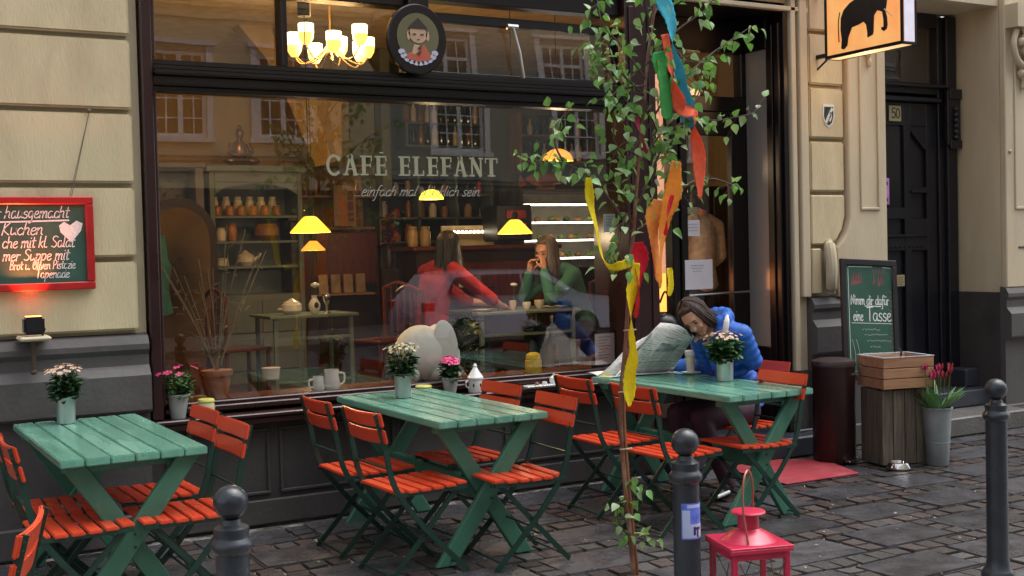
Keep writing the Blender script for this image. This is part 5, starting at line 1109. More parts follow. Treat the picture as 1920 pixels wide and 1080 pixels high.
t = thing('potted_plant', 'leafy dark potted plant behind the plaster elephant', 'plant', (4.05, .95, ZF)); q = MB(); q.lathe([(.08, 0), (.11, .25)], 14); q.build('pot', MATS['terracotta'], t)
q = MB(); rr = random.Random(33); [leaf_to(q, (rr.uniform(-.1, .1), rr.uniform(-.1, .1), rr.uniform(.25, .7)), (rr.uniform(-1, 1), rr.uniform(-1, 1), rr.uniform(.2, 1)), .12, .05, rr) for i in range(120)]; tag(q.build('foliage', LEAFD, t, smooth=False), kind='stuff')
t = thing('window_poster', 'small pale notice taped inside the glass behind the birch', 'notice', (4.76, .125, 1.72)); mbox('paper', mat('pale_green_paper', (.45, .52, .50), .7), t, 0, .10, .0, .002, 0, .13)
q = MB(); [ribbon_flat(q, [(.02, .11-i*.02), (.08, .11-i*.02)], lambda a, b: (a, -.0015, b), .004) for i in range(4)]; tag(q.build('print', INK, t), kind='stuff')
# pendant lamps
def lampmat(n, c, es): return mat(n, (.75, .45, .08), .4, var=.05, emit=c, es=es)
LY = lampmat('yellow_shade', (1, .56, .035), 1.05); LO = lampmat('orange_shade', (1, .30, .03), .85); LYY = lampmat('lemon_shade', (1, .85, .06), 1.0)
def pendant(label, x, y, z, r, m, kind='cone', e=14.):
    t = thing('pendant_lamp', label, 'pendant lamp', (x, y, z), 0, 'glowing pendant lamps inside')
    q = MB(); h = r*.82
    pr = {'cone': [(r, 0), (r*.97, .01), (r*.42, h*.82), (r*.30, h*.95), (r*.15, h)], 'dome': [(r, 0), (r*.98, h*.2), (r*.8, h*.6), (r*.45, h*.88), (r*.12, h)]}[kind]
    q.lathe(pr, 28, cap=False); q.build('shade', m, t)
    q = MB(); q.tube([(0, 0, h), (0, 0, 3.71-z)], .0035, 5); q.build('cord', DK, t); q = MB(); q.lathe([(.025, h-.01), (.03, h+.03), (.02, h+.06)], 12); q.build('cap', DK, t)
    q = MB(); q.ball((0, 0, h*.35), .028, 10, 8); q.build('bulb', mat('warm_bulb', (1, .9, .7), .3, emit=(1, .75, .4), es=8), t)
    l = bpy.data.lights.new('lamp_light', 'POINT'); l.energy = e*.34; l.color = (1, .74, .46); l.shadow_soft_size = .05; o = bpy.data.objects.new('lamp_light', l); COL.objects.link(o); o.parent = t; o.location = (0, 0, -.03)
    return t
P1 = pendant('large yellow cone pendant lamp, leftmost, over the inside table', 2.89, 1.0, 1.765, .142, LY)
q = MB(); q.lathe([(.045, 1.50), (.045, 1.62), (.03, 1.63)], 14); q.build('counterweight', DK, P1)
pendant('small orange cone pendant lamp just below the leftmost one', 3.60, 2.9, 1.65, .105, LO, e=8)
pendant('lemon yellow dome pendant lamp under the window slogan', 4.72, 2.85, 2.09, .112, LYY, 'dome', 8)
pendant('yellow cone pendant lamp above the woman in green', 4.56, 1.05, 1.735, .135, LY)
pendant('orange yellow dome pendant lamp among the birch leaves', 5.18, 1.4, 2.33, .125, LO, 'dome', 8)
pendant('orange dome pendant lamp behind the cafe door glass', 6.95, 2.2, 2.12, .14, LO, 'dome', 5)
# lamp by the door, with a peach curtain made to glow
t = thing('curtain_lamp', 'orange lamp under a peach curtain made to glow, in the narrow side window by the door', 'lamp', (5.68, .66, ZF)); 
# chandelier
t = thing('chandelier', 'brass chandelier with glowing glass cups behind the transom window', 'chandelier', (3.24, 1.42, 3.10))
BRS = mat('brass', (.55, .36, .14), .25, .9); CUP = mat('glowing_cup', (1, .8, .5), .4, emit=(1, .45, .07), es=1.5); CUPT = mat('glowing_cup_top', (1, .9, .7), .4, emit=(1, .80, .36), es=2.6)
for i in range(9):
    a = i*2*math.pi/9+.25; rad = .30 if i % 2 else .27; zc = .06 if i % 2 else .0; e = Vector((math.cos(a), math.sin(a), 0))
    q = MB(); q.tube(spline([Vector((0, 0, .05))+e*.02, Vector((0, 0, -.05))+e*.12, Vector((0, 0, -.09+zc*.5))+e*.22, Vector((0, 0, -.04+zc))+e*rad], 5), .006, 6); q.build('arm', BRS, t)
    q = MB(); q.lathe([(.026, -.01), (.050, .03), (.055, .07)], 14, tuple(e*rad+Vector((0, 0, zc-.03)))); q.build('cup_base', CUP, t)
    q = MB(); q.lathe([(.055, .0701), (.056, .135), (.052, .138)], 14, tuple(e*rad+Vector((0, 0, zc-.03))), cap=False); q.build('cup', CUPT, t)
q = MB(); q.tube([(0, 0, -.05), (0, 0, .61)], .008, 8); q.ball((0, 0, 0), .03); q.ball((0, 0, .12), .022); q.build('stem', BRS, t)
l = bpy.data.lights.new('chandelier_light', 'POINT'); l.energy = 48; l.color = (1, .60, .24); l.shadow_soft_size = .28; o = bpy.data.objects.new('chandelier_light', l); COL.objects.link(o); o.parent = t; o.location = (0, 0, .12)
# finish the curtain lamp
t = [o for o in bpy.data.objects if o.name == 'curtain_lamp'][0]
q = MB(); q.lathe([(.095, 1.00), (.095, 2.55)], 20); q.build('curtain_glow', mat('peach_curtain_glow', (.7, .45, .33), .6, emit=(1, .45, .28), es=.40), t); q = MB(); q.lathe([(.085, .70), (.09, .72), (.09, .995)], 20); q.build('shade', mat('orange_paper', (.8, .35, .1), .6, emit=(1, .36, .06), es=1.3), t)  # upper cylinder: curtain lit from within, given its own glow
q = MB(); q.lathe([(.09, 0), (.10, .04), (.09, .60)], 16); q.build('base', MATS['black_plastic'], t)
l = bpy.data.lights.new('curtain_lamp_light', 'POINT'); l.energy = 2; l.color = (1, .35, .12); l.shadow_soft_size = .1; o = bpy.data.objects.new('curtain_lamp_light', l); COL.objects.link(o); o.parent = t; o.location = (.15, .1, .9)

t = thing('dark_backdrop', 'dark panel added inside behind the cafe door glass', 'panel', (7.0, 2.45, ZF)); mbox('body', DARK, t, 0, 1.8, 0, .4, 0, 1.80, bevel=.01)  # dark panel added to blacken the view through the door glass
for i in range(3): mbox('backdrop_panel', DARK, t, .03+i*.6, .57+i*.6, -.02, -.001, .05, 1.75, bevel=.006)

t = thing('wall_niche', 'dark open wall shelf with rows of tins, between the lemon lamp and the counter', 'shelf', (5.15, 5.0, 0))
mbox('back', MATS['black_board'], t, 0, 1.35, .24, .26, 1.72, 2.50)
for z in (1.72, 1.98, 2.24, 2.48): mbox('board', CAB, t, 0, 1.35, 0, .239, z, z+.02)
for x in (-.03, .44, .90, 1.351): mbox('upright', CAB, t, x, x+.029, 0, .24, 1.70, 2.52)
for r_i, z in enumerate((1.741, 2.001, 2.261)):
    for i in range(9):
        r5 = random.Random(r_i*20+i); q = MB(); h = r5.uniform(.08, .19); rr5 = r5.uniform(.03, .048); q.lathe([(rr5, 0), (rr5, h*.8), (rr5*.7, h*.82), (rr5*.7, h)], 12)
        tag(q.build('tin', (AMB, CERA, BAG, GREENB, REDG)[r5.choice((0, 1, 2, 3, 3, 4))], loc=(5.22+i*.148, 5.1, z)), nth(i, 9)+' tin or jar on the '+('lowest', 'middle', 'top')[r_i]+' board of the dark wall niche', 'tin', 'tins in the wall niche')
t = thing('dried_flowers', 'dusky red dried flowers in a vase left of the tan canisters', 'flowers', (4.90, 4.25, ZF+1.05)); q = MB(); q.lathe([(.04, 0), (.06, .1), (.04, .2)], 12); q.build('vase', DARK, t)
q = MB(); rr = random.Random(55); [leaf_to(q, (rr.gauss(0, .05), rr.gauss(0, .05), rr.uniform(.2, .55)), (rr.uniform(-1, 1), rr.uniform(-1, 1), rr.uniform(-.3, 1)), .05, .035, rr) for i in range(110)]; tag(q.build('blossoms', mat('dusky_red', (.22, .035, .045), .7, var=.5, scale=20), t, smooth=False), kind='stuff'); mbox('plinth_box', DARK, t, -.10, .10, -.10, .10, -1.05, -.002)
# ============================================================ the other side of the street (seen in the glass)
def house(name, label, x0, x1, colr, wins, trim, zc, y=-18.0):
    """facade faces +Y; wins: list of (xc, z0, z1, w)"""
    t = thing(name, label, 'building', (x0, y, 0)); W = x1-x0
    fc = mat(name+'_render', colr, .85, var=.06, scale=1.2, bump=.1)
    q = MB(); q.box(0, W, -8, -.25, H_ROAD, 14.5); q.build('wall_core', fc, t)
    # facade skin with openings: grid of boxes between windows
    xs = sorted({0, W} | {w[0]-w[3]/2 for w in wins} | {w[0]+w[3]/2 for w in wins}); zs_ = sorted({H_ROAD, 14.5} | {w[1] for w in wins} | {w[2] for w in wins})
    q = MB()
    for a, b_ in zip(xs[:-1], xs[1:]):
        run = None
        for c, d in zip(zs_[:-1], zs_[1:]):
            xm, zm = (a+b_)/2, (c+d)/2
            if any(abs(xm-w[0]) < w[3]/2 and w[1] < zm < w[2] for w in wins): continue
            q.box(a, b_, -.249, 0, c, d)
    q.build('wall', fc, t, smooth=False)
    for z in zc:
        q = MB(); q.box(-.0, W, .001, .12, z, z+.10); q.box(0, W, .001, .07, z-.10, z-.001); q.box(0, W, .001, .04, z-.35, z-.30); q.build('cornice', trim, t)
    q = MB(); q.box(.02, W-.02, .001, .14, H_ROAD, 3.05); q.build('ground_floor_front', mat('dark_shop_front', (.07, .065, .06), .6), t)
    for i in range(int(W/3.4)): mbox('shop_window', mat('window_glass_dark', (.05, .055, .05), .1, var=.3, scale=.6), t, .6+i*3.4, 2.9+i*3.4, .141, .15, .5, 2.6, smooth=False)
    wh = mat('white_window_paint', (.75, .74, .76), .4); dg = mat('window_glass_dark', (.05, .055, .05), .1, var=.3, scale=.6)
    for xc, z0, z1, w in wins:
        f = MB(); h = z1-z0; fw = .09
        f.box(xc-w/2, xc+w/2, -.12, -.05, z0, z0+fw); f.box(xc-w/2, xc+w/2, -.12, -.05, z1-fw, z1); f.box(xc-w/2, xc-w/2+fw, -.12, -.05, z0+fw, z1-fw); f.box(xc+w/2-fw, xc+w/2, -.12, -.05, z0+fw, z1-fw)
        f.box(xc-.05, xc+.05, -.118, -.04, z0+fw, z1-fw); f.box(xc-w/2+fw, xc+w/2-fw, -.119, -.045, z0+h*.68, z0+h*.68+.08)
        for s in (-1, 1): f.box(xc+s*w/4-.015, xc+s*w/4+.015, -.112, -.06, z0+fw, z1-fw)
        for k in (.22, .45): f.box(xc-w/2+fw, xc+w/2-fw, -.111, -.061, z0+h*k, z0+h*k+.03)
        f.box(xc-w/2-.14, xc-w/2-.001, .0, .035, z0-.0, z1+.12); f.box(xc+w/2+.001, xc+w/2+.14, .0, .035, z0, z1+.12); f.box(xc-w/2-.2, xc+w/2+.2, .001, .09, z1+.121, z1+.2); f.box(xc-w/2-.18, xc+w/2+.18, .001, .1, z0-.1, z0-.001)
        fo = f.build('window', wh, t); mbox('pane', dg, fo, xc-w/2+.01, xc+w/2-.01, -.10, -.095, z0+.01, z1-.01, smooth=False)
    return t
tr1 = mat('warm_cream_trim', (.62, .50, .34), .8); tr2 = mat('grey_trim', (.30, .31, .29), .8)
# reflected facade plane: wins by world x
def wrow(x0, xs, z0, z1, w): return [(x-x0, z0, z1, w) for x in xs]
CX0, CX1, GX1 = -16., 10.7, 26.
wl_ = []
for z0, z1 in ((4.15, 6.0), (7.9, 9.8), (11.2, 13.)): wl_ += wrow(CX0, (-12.5, -9.2, -5.9, -2.6, .7, 3.9, 6.35, 8.6), z0, z1, 1.15)
house('cream_house', 'cream opposite house with white windows, reflected in the left of the cafe glass', CX0, CX1, (.66, .53, .34), wl_, tr1, (3.75, 7.0))
wl_ = []
for z0, z1 in ((3.95, 5.9), (7.6, 9.4), (11., 12.8)): wl_ += wrow(CX1, (12.9, 16.2, 19.5, 22.8), z0, z1, 1.3)
house('grey_house', 'grey opposite house with blue white windows, reflected in the middle of the glass', CX1+.01, GX1, (.26, .28, .25), wl_, tr2, (3.3, 6.9))
house('brown_house', 'dim brown house further along the opposite side of the street', GX1+.01, 48, (.24, .19, .14), wrow(GX1, (29, 33, 37, 41, 45), 4, 6, 1.2)+wrow(GX1, (29, 33, 37, 41, 45), 7.8, 9.6, 1.2), tr2, (3.3, 6.9))
# cars parked at the far kerb
def make_car(label, loc, body, rz=0):
    t = thing('parked_car', label, 'car', loc, rz, 'cars parked on the opposite side'); t.scale = (.92, .92, .88)
    side = [(-2.15, .35), (-2.2, .62), (-2.12, .95), (-1.95, 1.12), (-1.62, 1.52), (-1.2, 1.60), (.2, 1.60), (.55, 1.52), (1.25, 1.06), (1.95, .96), (2.15, .80), (2.18, .45), (2.1, .28), (-2.0, .28)]
    def arch_(cx, r=.37): return [(cx+r*math.cos(a), .28+r*math.sin(a)) for a in [math.pi*(1-i/8) for i in range(9)]]
    low = [(-2.0, .28)]+arch_(-1.35)+arch_(1.35)+[(2.1, .28)]
    poly = side[:-2]+low[::-1]
    q = MB(); n = len(poly)
    rings = []
    for yy, k in ((-.88, .0), (-.90, .0), (-.70, 1), (.70, 1), (.90, 0), (.88, 0)):
        ring = []
        for a, b in poly:
            zz = b; tuck = max(0, (b-1.0))*.30
            y_ = yy*(1-tuck) if abs(yy) > .8 else yy*(1-tuck*.5)
            ring.append(q.bm.verts.new((a, y_, zz)))
        rings.append(ring)
    for r1, r2 in zip(rings[:-1], rings[1:]):
        for i in range(n): q.bm.faces.new((r1[i], r1[(i+1) % n], r2[(i+1) % n], r2[i]))
    q.bm.faces.new(rings[0]); q.bm.faces.new(rings[-1][::-1]); q.build('body', body, t, smooth=True)
    cg = mat('car_glass', (.015, .018, .022), .06, var=.1)
    for s in (-1, 1):
        fs_ = lambda a, b, d: (a, s*(.905*(1-max(0, b-1.0)*.30)+d), b)
        for w in ([(-1.72, 1.14), (-1.50, 1.46), (-1.0, 1.50), (-1.0, 1.10)], [(-.92, 1.10), (-.92, 1.50), (-.1, 1.52), (-.1, 1.09)], [(-.02, 1.09), (-.02, 1.52), (.35, 1.48), (1.02, 1.08)]):
            q = MB(); q.prism(w, fs_, (-.02, .006)); q.build('side_window', cg, t, smooth=False)
        mbox('door_handle', body, t, -.75, -.58, s*.90-.015, s*.90+.03, .93, .96); mbox('tail_light', mat('tail_lamp_red', (.35, .01, .02), .2), t, -2.19, -1.98, s*.80-.10, s*.80+.085, .82, 1.0, bevel=.02)
        mbox('headlight', MATS['clear_glass'], t, 2.0, 2.17, s*.7-.15, s*.7+.12, .72, .86); mbox('mirror', body, t, .75, .9, s*1.0-.08, s*1.0+.08, 1.05, 1.17, bevel=.02)
        for cx in (-1.35, 1.35):
            q = MB(); q.tube([(cx, s*.70, .33), (cx, s*.90, .33)], .33, 24); w_ = q.build('wheel', mat('tyre', (.015, .015, .016), .8), t)
            q = MB(); q.tube([(cx, s*.895, .33), (cx, s*.915, .33)], .21, 20); q.build('rim', MATS['steel'], w_)
    q = MB(); q.box(-2.22, -2.14, -.26, .26, .66, .78); q.build('number_plate', MATS['sticker_pale'] if 'sticker_pale' in MATS else PAPER, t)
    return t
make_car('silver lilac estate car parked opposite, mirrored over the woman in red', (10.85, -12.35, H_ROAD), mat('silver_lilac_paint', (.62, .60, .74), .25, .2, var=.03, coat=1.))
make_car('dark parked car ahead of the silver one, mirrored right of the women', (15.6, -12.35, H_ROAD), mat('dark_car_paint', (.03, .035, .045), .2, .3, var=.03, coat=1.))
# buildings closing the street so that the glass reflects no bare horizon
# ============================================================ young birch with crepe ribbons
BARK = mat('young_birch_bark', (.16, .055, .03), .5, var=.4, scale=6, stretch=(2, 2, .6), bump=.3, dirt=(.30, .20, .14), dscale=9)
TWIG = mat('twig_bark', (.07, .035, .03), .6, var=.3)
BL = mat('birch_leaf', (.12, .26, .08), .28, var=.35, scale=14, obvar=.45); BL2 = mat('birch_leaf_pale', (.30, .42, .23), .28, var=.3, scale=14, obvar=.4)
tree = thing('birch_sapling', 'slender young birch hung with coloured crepe ribbons in front of the window', 'tree', (3.37, -2.15, 0))
OFF = Vector((3.37, -2.15, 0))
TP = [(3.37, -.02), (3.34, .31), (3.32, .55), (3.31, .84), (3.35, 1.15), (3.38, 1.46), (3.41, 1.69), (3.44, 1.95), (3.48, 2.24), (3.52, 2.56), (3.57, 2.82), (3.61, 3.2), (3.63, 3.6)]
q = MB(); pts = spline([Vector((x, -2.15, z))-OFF for x, z in TP], 4); n = len(pts); q.tube(pts, [.0135*(1-.62*i/n) for i in range(n)], 10); q.build('trunk', BARK, tree)
q = MB(); q.tube(spline([Vector((x+.016, -2.16, z))-OFF for x, z in TP[:5]], 4), .007, 7); q.build('stake', mat('orange_stake', (.24, .09, .035), .5, var=.3, scale=9, stretch=(1, 1, .2)), tree)
q = MB()
for z, x in ((.28, 3.345), (.62, 3.32), (.9, 3.32), (1.2, 3.36)): q.tube([(x-.0-3.37-.022, 0, z), (x-3.37, -.03, z+.004), (x-3.37+.045, -.01, z+.002)], .004, 5)
q.build('tie', mat('string_tie', (.4, .3, .2), .7), tree)
BRN = [[(3.4, 1.67), (3.29, 1.82), (3.17, 1.94), (3.02, 2.01), (2.88, 2.02), (2.76, 2.05)], [(3.02, 2.01), (2.98, 2.1), (3.0, 2.19), (3.06, 2.25)], [(3.43, 1.69), (3.58, 1.77), (3.78, 1.92), (3.96, 1.95), (4.13, 1.91)], [(3.42, 1.77), (3.55, 2.04), (3.69, 2.22), (3.93, 2.24), (4.14, 2.28)],
 [(3.47, 2.14), (3.63, 2.35), (3.87, 2.55), (4.19, 2.74)], [(3.48, 2.22), (3.37, 2.32), (3.25, 2.47), (3.16, 2.55)], [(3.5, 2.43), (3.41, 2.58), (3.32, 2.7), (3.32, 2.83)], [(3.52, 2.51), (3.67, 2.67), (3.84, 2.79), (3.91, 2.9)], [(3.48, 2.16), (3.39, 2.03), (3.4, 1.85)],
 [(3.46, 2.03), (3.66, 2.22), (3.86, 2.36), (3.92, 2.53)], [(3.44, 1.95), (3.3, 2.13), (3.34, 2.26)], [(3.51, 2.3), (3.62, 2.14), (3.75, 2.04)], [(3.41, 1.69), (3.36, 1.77), (3.30, 1.62), (3.31, 1.52)], [(3.5, 2.4), (3.34, 2.37), (3.24, 2.31)],
 [(3.32, .31), (3.38, .38), (3.39, .49)], [(3.33, .2), (3.28, .28), (3.28, .36)], [(3.34, .16), (3.43, .18), (3.48, .15)], [(3.54, 2.66), (3.45, 2.85), (3.38, 3.0)], [(3.56, 2.75), (3.70, 2.95), (3.78, 3.1)], [(3.5, 2.5), (3.62, 2.60), (3.70, 2.52)], [(3.45, 2.0), (3.40, 2.12), (3.33, 2.05), (3.31, 1.93)], [(3.49, 2.35), (3.30, 2.48), (3.22, 2.62)]]
rr = random.Random(12)
def leaf_mesh(s):
    r2 = random.Random(s); q = MB(); L, W = .050, .039; pr = [(0, .0), (.12, .62), (.3, 1.), (.55, .82), (.8, .38), (1, 0)]; bend = r2.uniform(.004, .014); fold = r2.uniform(.002, .009)
    c = [q.bm.verts.new((0, L*a, -bend*a*a*2)) for a, w in pr]
    for sg in (-1, 1):
        e = [c[0]]+[q.bm.verts.new((sg*W/2*w, L*a, fold*w-bend*a*a*2)) for a, w in pr[1:-1]]+[c[-1]]
        for i in range(len(pr)-1):
            vs_ = [c[i], c[i+1], e[i+1], e[i]]; vs_ = list(dict.fromkeys(vs_))
            if len(vs_) > 2: q.bm.faces.new(vs_ if sg > 0 else vs_[::-1])
    o = q.build('leaf', BL if s % 3 else BL2, smooth=True); me = o.data; bpy.data.objects.remove(o); return me
LM = [leaf_mesh(i) for i in range(8)]
leaves = []
for bi, br in enumerate(BRN):
    low = bi in (14, 15, 16); d0 = 0 if low else rr.uniform(-.10, .10)*(1.8 if bi in (4, 5, 6, 7, 17, 18) else 1)
    P = spline([Vector((x, -2.15+d0*(i/(len(br)-1)), z))-OFF for i, (x, z) in enumerate(br)], 5); n = len(P); r0_ = .006 if not low else .004
    q = MB(); q.tube(P, [r0_*(1-.7*i/n) for i in range(n)], 6); q.build('branch', TWIG, tree)
    L = sum((b-a).length for a, b in zip(P[:-1], P[1:])); tw = MB(); has = False
    cnt = int(L*(50 if not low else 75))
    for k in range(cnt):
        i = min(n-2, int(n*(.18+.82*rr.random()) if not low else n*rr.random())); p = P[i].lerp(P[i+1], rr.random())
        tl = rr.uniform(.0, .075) if rr.random() < .75 else rr.uniform(.06, .14); dd = Vector((rr.uniform(-1, 1), rr.uniform(-1, 1), rr.uniform(-.7, .6))).normalized()
        e = p+dd*tl*(.5 if low else 1)
        if tl > .05: tw.tube([p, e], .0014, 3, cap=False); has = True
        leaves.append((e, dd, rr.uniform(.75, 1.2)))
    if has: tag(tw.build('twig', TWIG, tree), kind='stuff')
# loose clusters where the photo is dense
for (x, z, s, c) in ((3.40, 1.88, .07, 26), (3.45, 2.02, .06, 16), (3.33, 2.60, .10, 26), (3.36, 2.40, .09, 24), (3.50, 2.75, .10, 24), (3.80, 2.78, .08, 18), (3.62, 2.42, .08, 14), (3.70, 2.30, .08, 16), (3.60, 1.98, .06, 12), (3.30, 1.58, .05, 14), (3.40, 2.22, .07, 16), (3.18, 2.50, .05, 10), (2.98, 2.16, .04, 8), (3.05, 1.97, .05, 8)):
    for k in range(int(c*.65)): leaves.append((Vector((x+rr.gauss(0, s), -2.15+rr.gauss(0, s*1.1), z+rr.gauss(0, s)))-OFF, Vector((rr.uniform(-1, 1), rr.uniform(-1, 1), rr.uniform(-1, .3))).normalized(), rr.uniform(.75, 1.25)))
rr.shuffle(leaves)
rest_ = [[], []]
for k, (e, dd, s) in enumerate(leaves):
    d = (dd+Vector((0, 0, -.9 if rr.random() < .65 else .2))).normalized(); qn = d.to_track_quat('Y', 'Z'); mtx = Matrix.Translation(e) @ qn.to_matrix().to_4x4() @ Matrix.Rotation(rr.uniform(-1.3, 1.3), 4, 'Y') @ Matrix.Scale(s, 4)
    if k < 290: o = bpy.data.objects.new('leaf', LM[k % 8]); COL.objects.link(o); o.parent = tree; o.matrix_local = mtx
    else: rest_[0 if (k % 8) % 3 else 1].append((k % 8, mtx))
for w, mm in ((0, BL), (1, BL2)):
    q = bmesh.new()
    for k, mtx in rest_[w]:
        b0 = len(q.verts); q.from_mesh(LM[k]); q.verts.ensure_lookup_table()
        for v in q.verts[b0:]: v.co = mtx @ v.co
    me = bpy.data.meshes.new('foliage'); q.to_mesh(me); q.free(); me.materials.append(mm); o = bpy.data.objects.new('foliage', me); COL.objects.link(o); o.parent = tree; o['kind'] = 'stuff'
def thin_light(m, c):
    # crepe paper lets some light through: mix in a translucent lobe
    N = m.node_tree.nodes; L = m.node_tree.links
    if 'Translucent BSDF' in N: return
    b = N['Principled BSDF']; t_ = N.new('ShaderNodeBsdfTranslucent'); t_.inputs[0].default_value = (*c, 1); x = N.new('ShaderNodeMixShader'); x.inputs[0].default_value = .35
    o = [n for n in N if n.type == 'OUTPUT_MATERIAL'][0]; L.new(b.outputs[0], x.inputs[1]); L.new(t_.outputs[0], x.inputs[2]); L.new(x.outputs[0], o.inputs[0])
thin_light(BL, (.16, .36, .05)); thin_light(BL2, (.30, .5, .12))
# ribbons: crinkled strips with their own thickness
def ribbon(label, pts, wid, colr, y0=-2.19, seed=0, turns=1.):
    wid *= .95
    pts = [(x*.984, 1.6+(z-1.6)*.984) for x, z in pts]; y0 -= .078   # hangs a little in front of the leaves
    rr = random.Random(seed); P = spline([Vector((x, y0+rr.uniform(-.012, .012), z)) for x, z in pts], 10); n = len(P); o0 = P[0].copy()
    q = MB(); rows = []; ph = rr.uniform(0, 6)
    view = Vector((.49, .87, 0))
    for i, p in enumerate(P):
        t = (P[min(i+1, n-1)]-P[max(i-1, 0)]).normalized(); s = t.cross(view).normalized(); nn = s.cross(t)
        ang = turns*math.pi*i/(n-1)+.25*math.sin(ph+i*.2); e = s*math.cos(ang)+nn*math.sin(ang)
        u = i/(n-1); w = wid*(.55+.45*min(1, u*6))*min(1, .35+(1-u)*9)/2*(1+.10*math.sin(i*.5+ph)); cr = .05*wid*math.sin(i*2.1+ph)
        row = []
        for j in range(7):
            v = -1+j/3; row.append(q.bm.verts.new(p-o0+e*w*v*(1+(.09*math.sin(i*2.6+j*3) if abs(v) > .9 else 0))+nn*(cr*.6*(1 if j % 2 else -.6)+.05*wid*math.cos(v*1.6)+.015*wid*math.sin(i*1.3+j*1.7))))
        rows.append(row)
    for a, b in zip(rows[:-1], rows[1:]):
        for j in range(6): q.bm.faces.new((a[j], a[j+1], b[j+1], b[j]))
    m = mat(colr[0], colr[1], .75, var=.12, scale=30, bump=.35, bscale=90)
    thin_light(m, colr[1]); o = q.build('crepe_ribbon', m, loc=o0); md = o.modifiers.new('s', 'SOLIDIFY'); md.thickness = .0006
    tag(o, label, 'ribbon', 'crepe ribbons tied in the birch'); return o
Yc = ('yellow_crepe', (.86, .72, .01)); Rc = ('red_crepe', (.72, .012, .035)); Oc = ('orange_crepe', (.88, .33, .03)); Cc = ('coral_crepe', (.88, .16, .07)); Gc = ('green_crepe', (.05, .36, .08)); Bc = ('blue_crepe', (.06, .48, .64))
ribbon('yellow crepe ribbon swinging from the left branch to the stem', [(3.12, 1.94), (3.14, 1.82), (3.17, 1.7), (3.19, 1.57), (3.24, 1.52), (3.31, 1.52), (3.38, 1.55)], .052, Yc, seed=1, turns=1.)
ribbon('long yellow crepe ribbon hanging down in front of the birch stem', [(3.395, 1.53), (3.36, 1.36), (3.34, 1.2), (3.35, 1.08), (3.34, .99), (3.33, .83)], .066, Yc, -2.20, 2, 1.25)
ribbon('broad red crepe ribbon beside the long yellow one', [(3.41, 1.63), (3.425, 1.52), (3.41, 1.39), (3.39, 1.26)], .085, Rc, -2.18, 3, .6)
ribbon('orange crepe ribbon hanging right of the stem', [(3.66, 2.03), (3.63, 1.87), (3.58, 1.72), (3.55, 1.56), (3.54, 1.4)], .085, Oc, -2.17, 4, .45)
ribbon('light orange crepe ribbon behind the darker orange one', [(3.57, 1.84), (3.54, 1.72), (3.55, 1.59), (3.57, 1.43)], .085, ('light_orange_crepe', (.85, .36, .07)), -2.14, 5, .4)
ribbon('coral crepe ribbon winding down the right of the birch', [(3.59, 2.65), (3.62, 2.51), (3.64, 2.38), (3.68, 2.28), (3.75, 2.27), (3.76, 2.17), (3.78, 2.06), (3.79, 1.84)], .070, Cc, -2.20, 6, 2.3)
ribbon('green crepe ribbon in the upper birch', [(3.54, 2.56), (3.57, 2.4), (3.595, 2.23)], .090, Gc, -2.20, 7, .35)
ribbon('light blue crepe ribbon falling from the top of the birch', [(3.58, 3.0), (3.60, 2.87), (3.65, 2.72), (3.67, 2.59), (3.7, 2.46), (3.73, 2.35), (3.77, 2.2)], .095, Bc, -2.16, 8, .9)
ribbon('thin dark red crepe ribbon in the middle of the birch', [(3.40, 2.24), (3.43, 2.15), (3.455, 2.06)], .025, ('dark_red_crepe', (.32, .015, .05)), -2.20, 9, .8)
ribbon('short yellow crepe ribbon end in front of the curtain lamp', [(3.585, 1.50), (3.59, 1.42), (3.58, 1.36)], .04, Yc, -2.2, 10, .4)
ribbon('dark red crepe ribbon tucked between the orange ones', [(3.60, 1.86), (3.575, 1.78), (3.56, 1.66)], .03, Rc, -2.215, 11, .8)
# ============================================================ people
def blob(name, prims, m, parent, vox=.009, sm=3):
    vox = vox*VS
    q = MB()
    for p in prims:
        if p[0] == 'c':
            _, a, b, r1, r2 = p; a, b = Vector(a), Vector(b); q.tube([a, b], [r1, r2], 14); q.ball(a, r1*.995, 14, 10); q.ball(b, r2*.995, 14, 10)
        else: q.ball(p[1], p[2], 18, 12, p[3] if len(p) > 3 else None)
    o = q.build(name, m); md = o.modifiers.new('r', 'REMESH'); md.mode = 'VOXEL'; md.voxel_size = vox; md.use_smooth_shade = True
    s = o.modifiers.new('s', 'SMOOTH'); s.factor = .5; s.iterations = sm
    BLOBS.append((o, m, name)); o.parent = parent; return o
BLOBS = []
def bake_blobs():
    dg = bpy.context.evaluated_depsgraph_get(); out = [(o, bpy.data.meshes.new_from_object(o.evaluated_get(dg)), m, n) for o, m, n in BLOBS]
    for o, me, m, n in out:
        me.name = n; o.modifiers.clear(); o.data = me; me.materials.clear(); me.materials.append(m)
        for f in me.polygons: f.use_smooth = True
VS = .95
def chain(pts, rs):
    return [('c', pts[i], pts[i+1], rs[i], rs[i+1]) for i in range(len(pts)-1)]
SKIN = mat('skin', (.48, .25, .17), .5, var=.08, scale=20)
